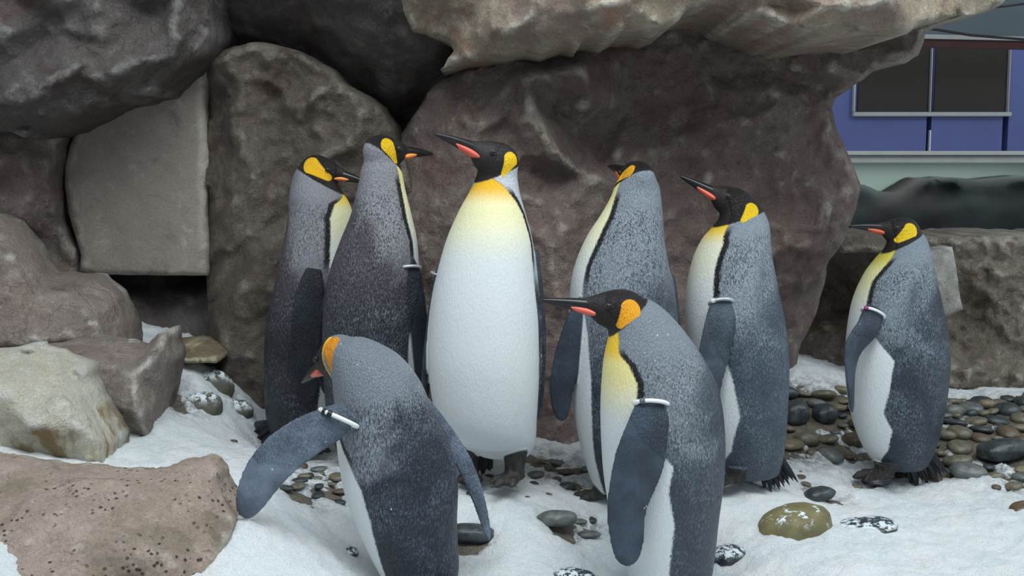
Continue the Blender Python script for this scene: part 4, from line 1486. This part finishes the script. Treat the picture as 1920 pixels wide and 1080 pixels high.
def all_penguins():
    Y1, Y2, OR = (248, 196, 12), (250, 190, 20), (244, 156, 14)
    mA = mat_plumage('plumage_dark', (246, 188, 14), (30, 33, 42), (44, 47, 58), (144, 143, 150), (240, 206, 60), .6, 0, .7, .70, 1.06, mott=.6, fl_col=(34, 38, 46))
    mB = mat_plumage('plumage_dark_purple', (248, 200, 10), (36, 42, 54), (54, 58, 70), (150, 149, 156), (236, 226, 150), .9, 0, .7, .74, 1.08, mott=.8, fl_col=(36, 42, 52))
    mC = mat_plumage('plumage_front', (250, 202, 16), (46, 52, 62), (70, 78, 88), (206, 210, 216), (244, 186, 10), .4, 0, 0, .6, .95, fl_col=(54, 60, 70), mott=.2, cream=(236, 229, 178))
    mD = mat_plumage('plumage_silver', (250, 178, 12), (54, 64, 76), (80, 92, 106), (146, 155, 166), (236, 226, 150), 1.0, 0, 0, .30, .84, fl_col=(50, 60, 72), mott=.9)
    mE = mat_plumage('plumage_slate', (250, 170, 14), (58, 69, 82), (74, 86, 99), (134, 143, 152), (248, 200, 40), .8, .9, 0, .48, 1.0, fl_col=(52, 64, 78), mott=.8, cream=(240, 226, 150))
    mF = mat_plumage('plumage_bluegrey', (250, 206, 10), (68, 82, 96), (90, 104, 118), (146, 156, 166), (240, 200, 40), .9, 0, 0, .45, .92, fl_col=(70, 82, 94), mott=.85, cream=(232, 230, 202))
    mG = mat_plumage('plumage_grey', (250, 208, 10), (48, 58, 72), (74, 86, 100), (138, 150, 160), (212, 200, 80), .9, .5, 0, .52, .96, fl_col=(58, 68, 80), mott=.9, cream=(226, 222, 160))
    mH = mat_plumage('plumage_wet_dark', OR, (32, 40, 54), (58, 68, 84), (136, 144, 154), (240, 200, 60), 1.0, .9, 0, .66, .98, fl_col=(104, 116, 132), mott=.9)

    # A: rearmost on the left, bill lowered to the right
    penguin(dict(Y=3.45, face=80, base=(555, 846), throat=(640, 352), mat=mA, label='dark king penguin facing right, orange bill lowered, standing against the rock column',
                 body=[(512, 820, 592, 834), (500, 780, 628, 780), (496, 700, 655, 700), (499, 620, 668, 620), (514, 540, 674, 540), (531, 462, 672, 465), (541, 405, 664, 412), (543, 362, 655, 382), (548, 334, 642, 360), (558, 310, 628, 340)],
                 border=[(800, 590), (700, 612), (620, 616), (540, 626), (460, 628), (405, 627), (375, 633), (355, 644)],
                 head=dict(c=(601, 319), az=90, el=-11, s=.98, gamma=60, edge=(606, 343), ear=((585, 311, 15.5), (616, 333, 6)), pcol='orange', plate=(-.22, .55), bill=.8),
                 flippers=[dict(line=[(588, 505, -.115, 14), (582, 545, -.135, 24), (574, 620, -.14, 29), (574, 690, -.13, 27), (578, 760, -.12, 15)], twist=18, pale=0)],
                 feet=[dict(p=(505, 842), az=110, dy=.04), dict(p=(575, 850), az=90, dy=-.06)],
                 tail=dict([('from', (520, 800)), ('to', (482, 840))], dy=.02)))
    # B: second from left, seen from behind
    penguin(dict(Y=3.2, face=122, base=(700, 868), throat=(752, 318), mat=mB, label='tall king penguin seen from behind, head turned right, silver band on its dark flipper',
                 body=[(642, 862, 758, 862), (618, 800, 774, 800), (608, 720, 784, 720), (605, 640, 787, 640), (608, 570, 788, 570), (618, 510, 786, 508), (638, 452, 782, 452), (658, 402, 772, 405), (671, 352, 760, 356), (677, 312, 752, 316), (690, 296, 742, 300)],
                 border=[(860, 752), (800, 762), (720, 768), (640, 770), (570, 776), (510, 780), (452, 776), (405, 765), (356, 755)],
                 head=dict(c=(720, 284), az=126, el=2, s=1.03, gamma=50, edge=(694, 271), edge_dy=-.038, ear=((727, 274, 14.5), (741, 303, 4)), pcol='orange', plate=(-.05, .55), bill=.85),
                 flippers=[dict(line=[(764, 488, -.045, 14), (770, 520, -.06, 22), (778, 590, -.06, 25), (786, 660, -.045, 20), (790, 722, -.03, 9)], twist=30, pale=0,
                                band=dict(t=.17, mat=BAND_GREY, r=.0042, slant=.002)),
                           dict(line=[(622, 540, .02, 14), (612, 600, .06, 22), (606, 680, .08, 22), (612, 740, .08, 10)], twist=60)],
                 feet=[dict(p=(680, 868), dy=.0), dict(p=(735, 872), dy=-.03)]))
    # C: centre, belly to the viewer
    penguin(dict(Y=3.05, face=-25, base=(925, 905), throat=(900, 342), mat=mC, label='king penguin showing its full white belly and yellow chest, bill raised to the left',
                 body=[(884, 842, 994, 850, .02, .62), (846, 820, 1004, 828, .01, .80), (818, 778, 1007, 780, 0, .9), (803, 690, 1013, 690), (806, 600, 1012, 600), (818, 520, 1006, 520), (836, 452, 999, 452), (858, 400, 986, 402), (878, 362, 976, 365), (890, 335, 971, 332), (900, 305, 967, 305)],
                 border=[(860, 1000), (775, 1007), (690, 1010), (600, 1008), (520, 1000), (452, 994), (402, 980), (375, 967), (355, 953), (343, 938), (335, 925)],
                 head=dict(c=(929, 299), az=-66, el=26, s=1.08, gamma=68, edge=(922, 331), dy=-.02, ear=((958, 301, 16), (944, 328, 4)), plate=(-.22, .66), bill=.95, droop=.012, cheek=.036),
                 flippers=[dict(line=[(830, 498, .03, 12), (816, 560, .03, 26), (804, 650, .03, 30), (798, 720, .02, 26), (796, 770, .01, 10)], twist=80, twist_tip=76, pale=0,
                                band=dict(t=.10, mat=BAND_GREY, r=.003)),
                           dict(line=[(1000, 470, .03, 12), (1011, 560, .04, 26), (1016, 640, .04, 30), (1015, 720, .03, 24), (1010, 785, .02, 8)], twist=-82, twist_tip=-80, pale=0)],
                 feet=[dict(p=(962, 905), az=-32, dy=-.03, lean=(.0, .0, 0.01), s=1.1), dict(p=(880, 899), az=5, dy=.02)],
                 tail=dict([('from', (900, 845)), ('to', (900, 890))], dy=.09, w=.03)))
    # D: behind, back turned
    penguin(dict(Y=3.15, face=-122, base=(1150, 938), throat=(1150, 352), mat=mD, label='silver-backed king penguin with its back turned, both ear patches showing, behind a nearer penguin head',
                 body=[(1112, 908, 1215, 908), (1092, 850, 1245, 850), (1077, 780, 1262, 780), (1069, 700, 1271, 700), (1066, 620, 1272, 620), (1069, 540, 1263, 540), (1080, 490, 1252, 490), (1101, 442, 1245, 442), (1127, 402, 1243, 402), (1146, 366, 1240, 368), (1155, 341, 1235, 342), (1172, 328, 1218, 329)],
                 border=[(908, 1128), (850, 1112), (780, 1106), (700, 1104), (620, 1098), (540, 1089), (490, 1098), (442, 1120), (402, 1140), (368, 1152)],
                 head=dict(c=(1194, 333), az=-158, el=14, s=1.07, gamma=58, edge=(1203, 322), edge_dy=-.052, ear=((1180, 321, 11), (1159, 345, 4)), pcol='red', bill=.95),
                 flippers=[dict(line=[(1100, 560, -.07, 14), (1088, 600, -.08, 26), (1066, 670, -.08, 28), (1053, 730, -.07, 24), (1054, 790, -.05, 14)], twist=12, pale=0),
                           dict(line=[(1256, 520, .0, 14), (1266, 590, .03, 24), (1272, 680, .04, 22), (1268, 760, .04, 10)], twist=70)],
                 feet=[dict(p=(1122, 938), az=-95, dy=-.02), dict(p=(1190, 935), az=-110, dy=.05)]))
    # F: right centre, bill up to the left
    penguin(dict(Y=3.3, face=-90, base=(1410, 910), throat=(1350, 412), mat=mF, label='blue-grey king penguin facing left with bill raised and a silver flipper band, tail fanned',
                 body=[(1362, 888, 1462, 880), (1336, 840, 1471, 830), (1312, 770, 1476, 760), (1295, 690, 1478, 680), (1286, 610, 1470, 600), (1287, 545, 1457, 535), (1298, 490, 1446, 475), (1316, 450, 1443, 432), (1336, 426, 1438, 408), (1349, 408, 1426, 386), (1356, 395, 1412, 376)],
                 border=[(885, 1352), (830, 1362), (765, 1374), (700, 1360), (620, 1335), (560, 1326), (500, 1329), (450, 1346), (425, 1352)],
                 head=dict(c=(1374, 379), az=-90, el=28, s=1.0, gamma=72, edge=(1384, 411), ear=((1407, 394, 13.5), (1388, 412, 4)), plate=(-.12, .64), bill=.98, droop=.004),
                 flippers=[dict(line=[(1352, 560, -.115, 16), (1352, 592, -.14, 28), (1342, 650, -.15, 32), (1328, 720, -.14, 28), (1330, 800, -.13, 14)], twist=14, pale=0,
                                band=dict(t=.10, mat=BAND_GREY, r=.0045, slant=-.006, clips=[(2.6, .2, BAND_WHITE)]))],
                 feet=[dict(p=(1378, 908), az=-80, dy=-.06, s=1.0, h=.05), dict(p=(1405, 902), az=-95, dy=.06, s=.95, h=.05)],
                 tail=dict([('from', (1440, 855)), ('to', (1468, 922))], dy=.0, w=.035)))
    # G: far right
    penguin(dict(Y=3.58, face=-88, base=(1680, 902), throat=(1660, 468), mat=mG, label='king penguin facing left beside the cobbles with flipper swung over its white belly',
                 body=[(1640, 868, 1738, 868), (1616, 832, 1754, 828), (1598, 780, 1767, 770), (1588, 710, 1777, 690), (1589, 640, 1774, 630), (1599, 570, 1761, 560), (1620, 518, 1750, 508), (1641, 488, 1743, 470), (1657, 470, 1736, 446), (1664, 455, 1724, 430)],
                 border=[(865, 1644), (830, 1648), (790, 1651), (755, 1635), (715, 1642), (660, 1650), (600, 1612), (560, 1613), (520, 1626), (490, 1648), (475, 1660)],
                 head=dict(c=(1689, 432), az=-88, el=9, s=.97, gamma=62, edge=(1692, 455), ear=((1705, 432, 13.5), (1682, 450, 5)), pcol='red', plate=(-.06, .60), bill=.98, droop=.010),
                 flippers=[dict(line=[(1640, 578, -.11, 18), (1628, 612, -.14, 27), (1602, 650, -.165, 25), (1595, 700, -.16, 15), (1598, 775, -.14, 7)], twist=10, twist_tip=50, pale=0,
                                band=dict(t=.10, mat=BAND_WHITE, r=.0042, slant=-.004, clips=[(2.7, .22, BAND_PINK)]))],
                 feet=[dict(p=(1654, 900), az=-90, dy=-.05, s=1.2, h=.055), dict(p=(1712, 890), az=-88, dy=.06, s=1.1, h=.055)],
                 tail=dict([('from', (1718, 845)), ('to', (1750, 915))], dy=.0, w=.045)))
    # E: near right
    penguin(dict(Y=2.75, face=-76, base=(1245, 1150), throat=(1142, 628), mat=mE, voxel=.0038, label='slate king penguin with level bill, white band on its broad lowered dark flipper',
                 body=[(1188, 1128, 1322, 1122), (1174, 1065, 1337, 1060), (1148, 980, 1347, 970), (1133, 900, 1357, 890), (1127, 820, 1358, 808), (1126, 755, 1348, 735), (1129, 702, 1328, 688), (1133, 664, 1298, 640), (1139, 636, 1262, 596), (1144, 616, 1232, 568), (1148, 598, 1210, 558)],
                 border=[(1120, 1236), (1065, 1243), (1010, 1247), (960, 1252), (895, 1240), (850, 1248), (790, 1200), (745, 1184), (700, 1186), (668, 1172), (645, 1156)],
                 head=dict(c=(1158, 579), az=-86, el=9, s=1.10, gamma=46, edge=(1166, 606), ear=((1180, 580, 18.5), (1161, 609, 6)), plate=(-.16, .58), bill=.98, droop=.004),
                 flippers=[dict(line=[(1222, 752, -.125, 26), (1216, 795, -.15, 38), (1198, 868, -.165, 47), (1176, 950, -.165, 38), (1176, 1010, -.155, 32), (1178, 1062, -.15, 22)], twist=6, pale=0,
                                band=dict(t=.055, mat=BAND_WHITE, r=.0048, slant=-.006, clips=[(2.3, .16, BAND_DARK), (2.9, .16, BAND_WHITE)]))],
                 feet=[dict(p=(1225, 1152), dy=-.06), dict(p=(1265, 1150), dy=.06)],
                 tail=dict([('from', (1300, 1090)), ('to', (1335, 1160))], w=.04)))
    # H: near left, leaning, flipper out
    penguin(dict(Y=2.6, face=-116, base=(800, 1135), throat=(628, 715), mat=mH, voxel=.0038, label='stooping dark king penguin, black-and-white banded flipper held out over the pitted slab',
                 body=[(742, 1118, 842, 1116), (716, 1080, 860, 1072), (676, 1000, 857, 985), (647, 922, 858, 900), (635, 855, 840, 828), (630, 803, 814, 776), (627, 758, 788, 716), (624, 722, 752, 670), (621, 696, 712, 644), (619, 672, 676, 630), (622, 655, 655, 634)],
                 border=[(1115, 742), (1070, 732), (1000, 714), (945, 704), (890, 688), (840, 662), (800, 642), (760, 634), (720, 626)],
                 head=dict(c=(630, 668), az=-137, el=-25, s=1.04, gamma=-10, edge=(633, 660), dy=.03, ear=((616, 650, 17), (622, 690, 7)), pcol='coral', bill=.9, cheek=.034),
                 flippers=[dict(line=[(652, 770, -.10, 22), (622, 794, -.12, 34), (566, 824, -.15, 40), (512, 868, -.16, 40), (478, 920, -.15, 33), (458, 972, -.13, 20)], twist=8, pale=0,
                                band=dict(t=.15, mat=BAND_WHITE, r=.005, slant=-.022, clips=[(2.25, .12, BAND_BLACK), (2.62, .10, BAND_BLACK), (2.95, .10, BAND_WHITE)])),
                           dict(line=[(795, 756, .02, 14), (838, 818, .05, 18), (874, 876, .06, 17), (900, 945, .06, 13), (918, 1016, .05, 6)], twist=28, twist_tip=20, pale=0)],
                 feet=[dict(p=(770, 1138), dy=-.04), dict(p=(825, 1138), dy=.04)],
                 tail=dict([('from', (815, 1090)), ('to', (850, 1150))], dy=-.08, w=.04)))


all_penguins()
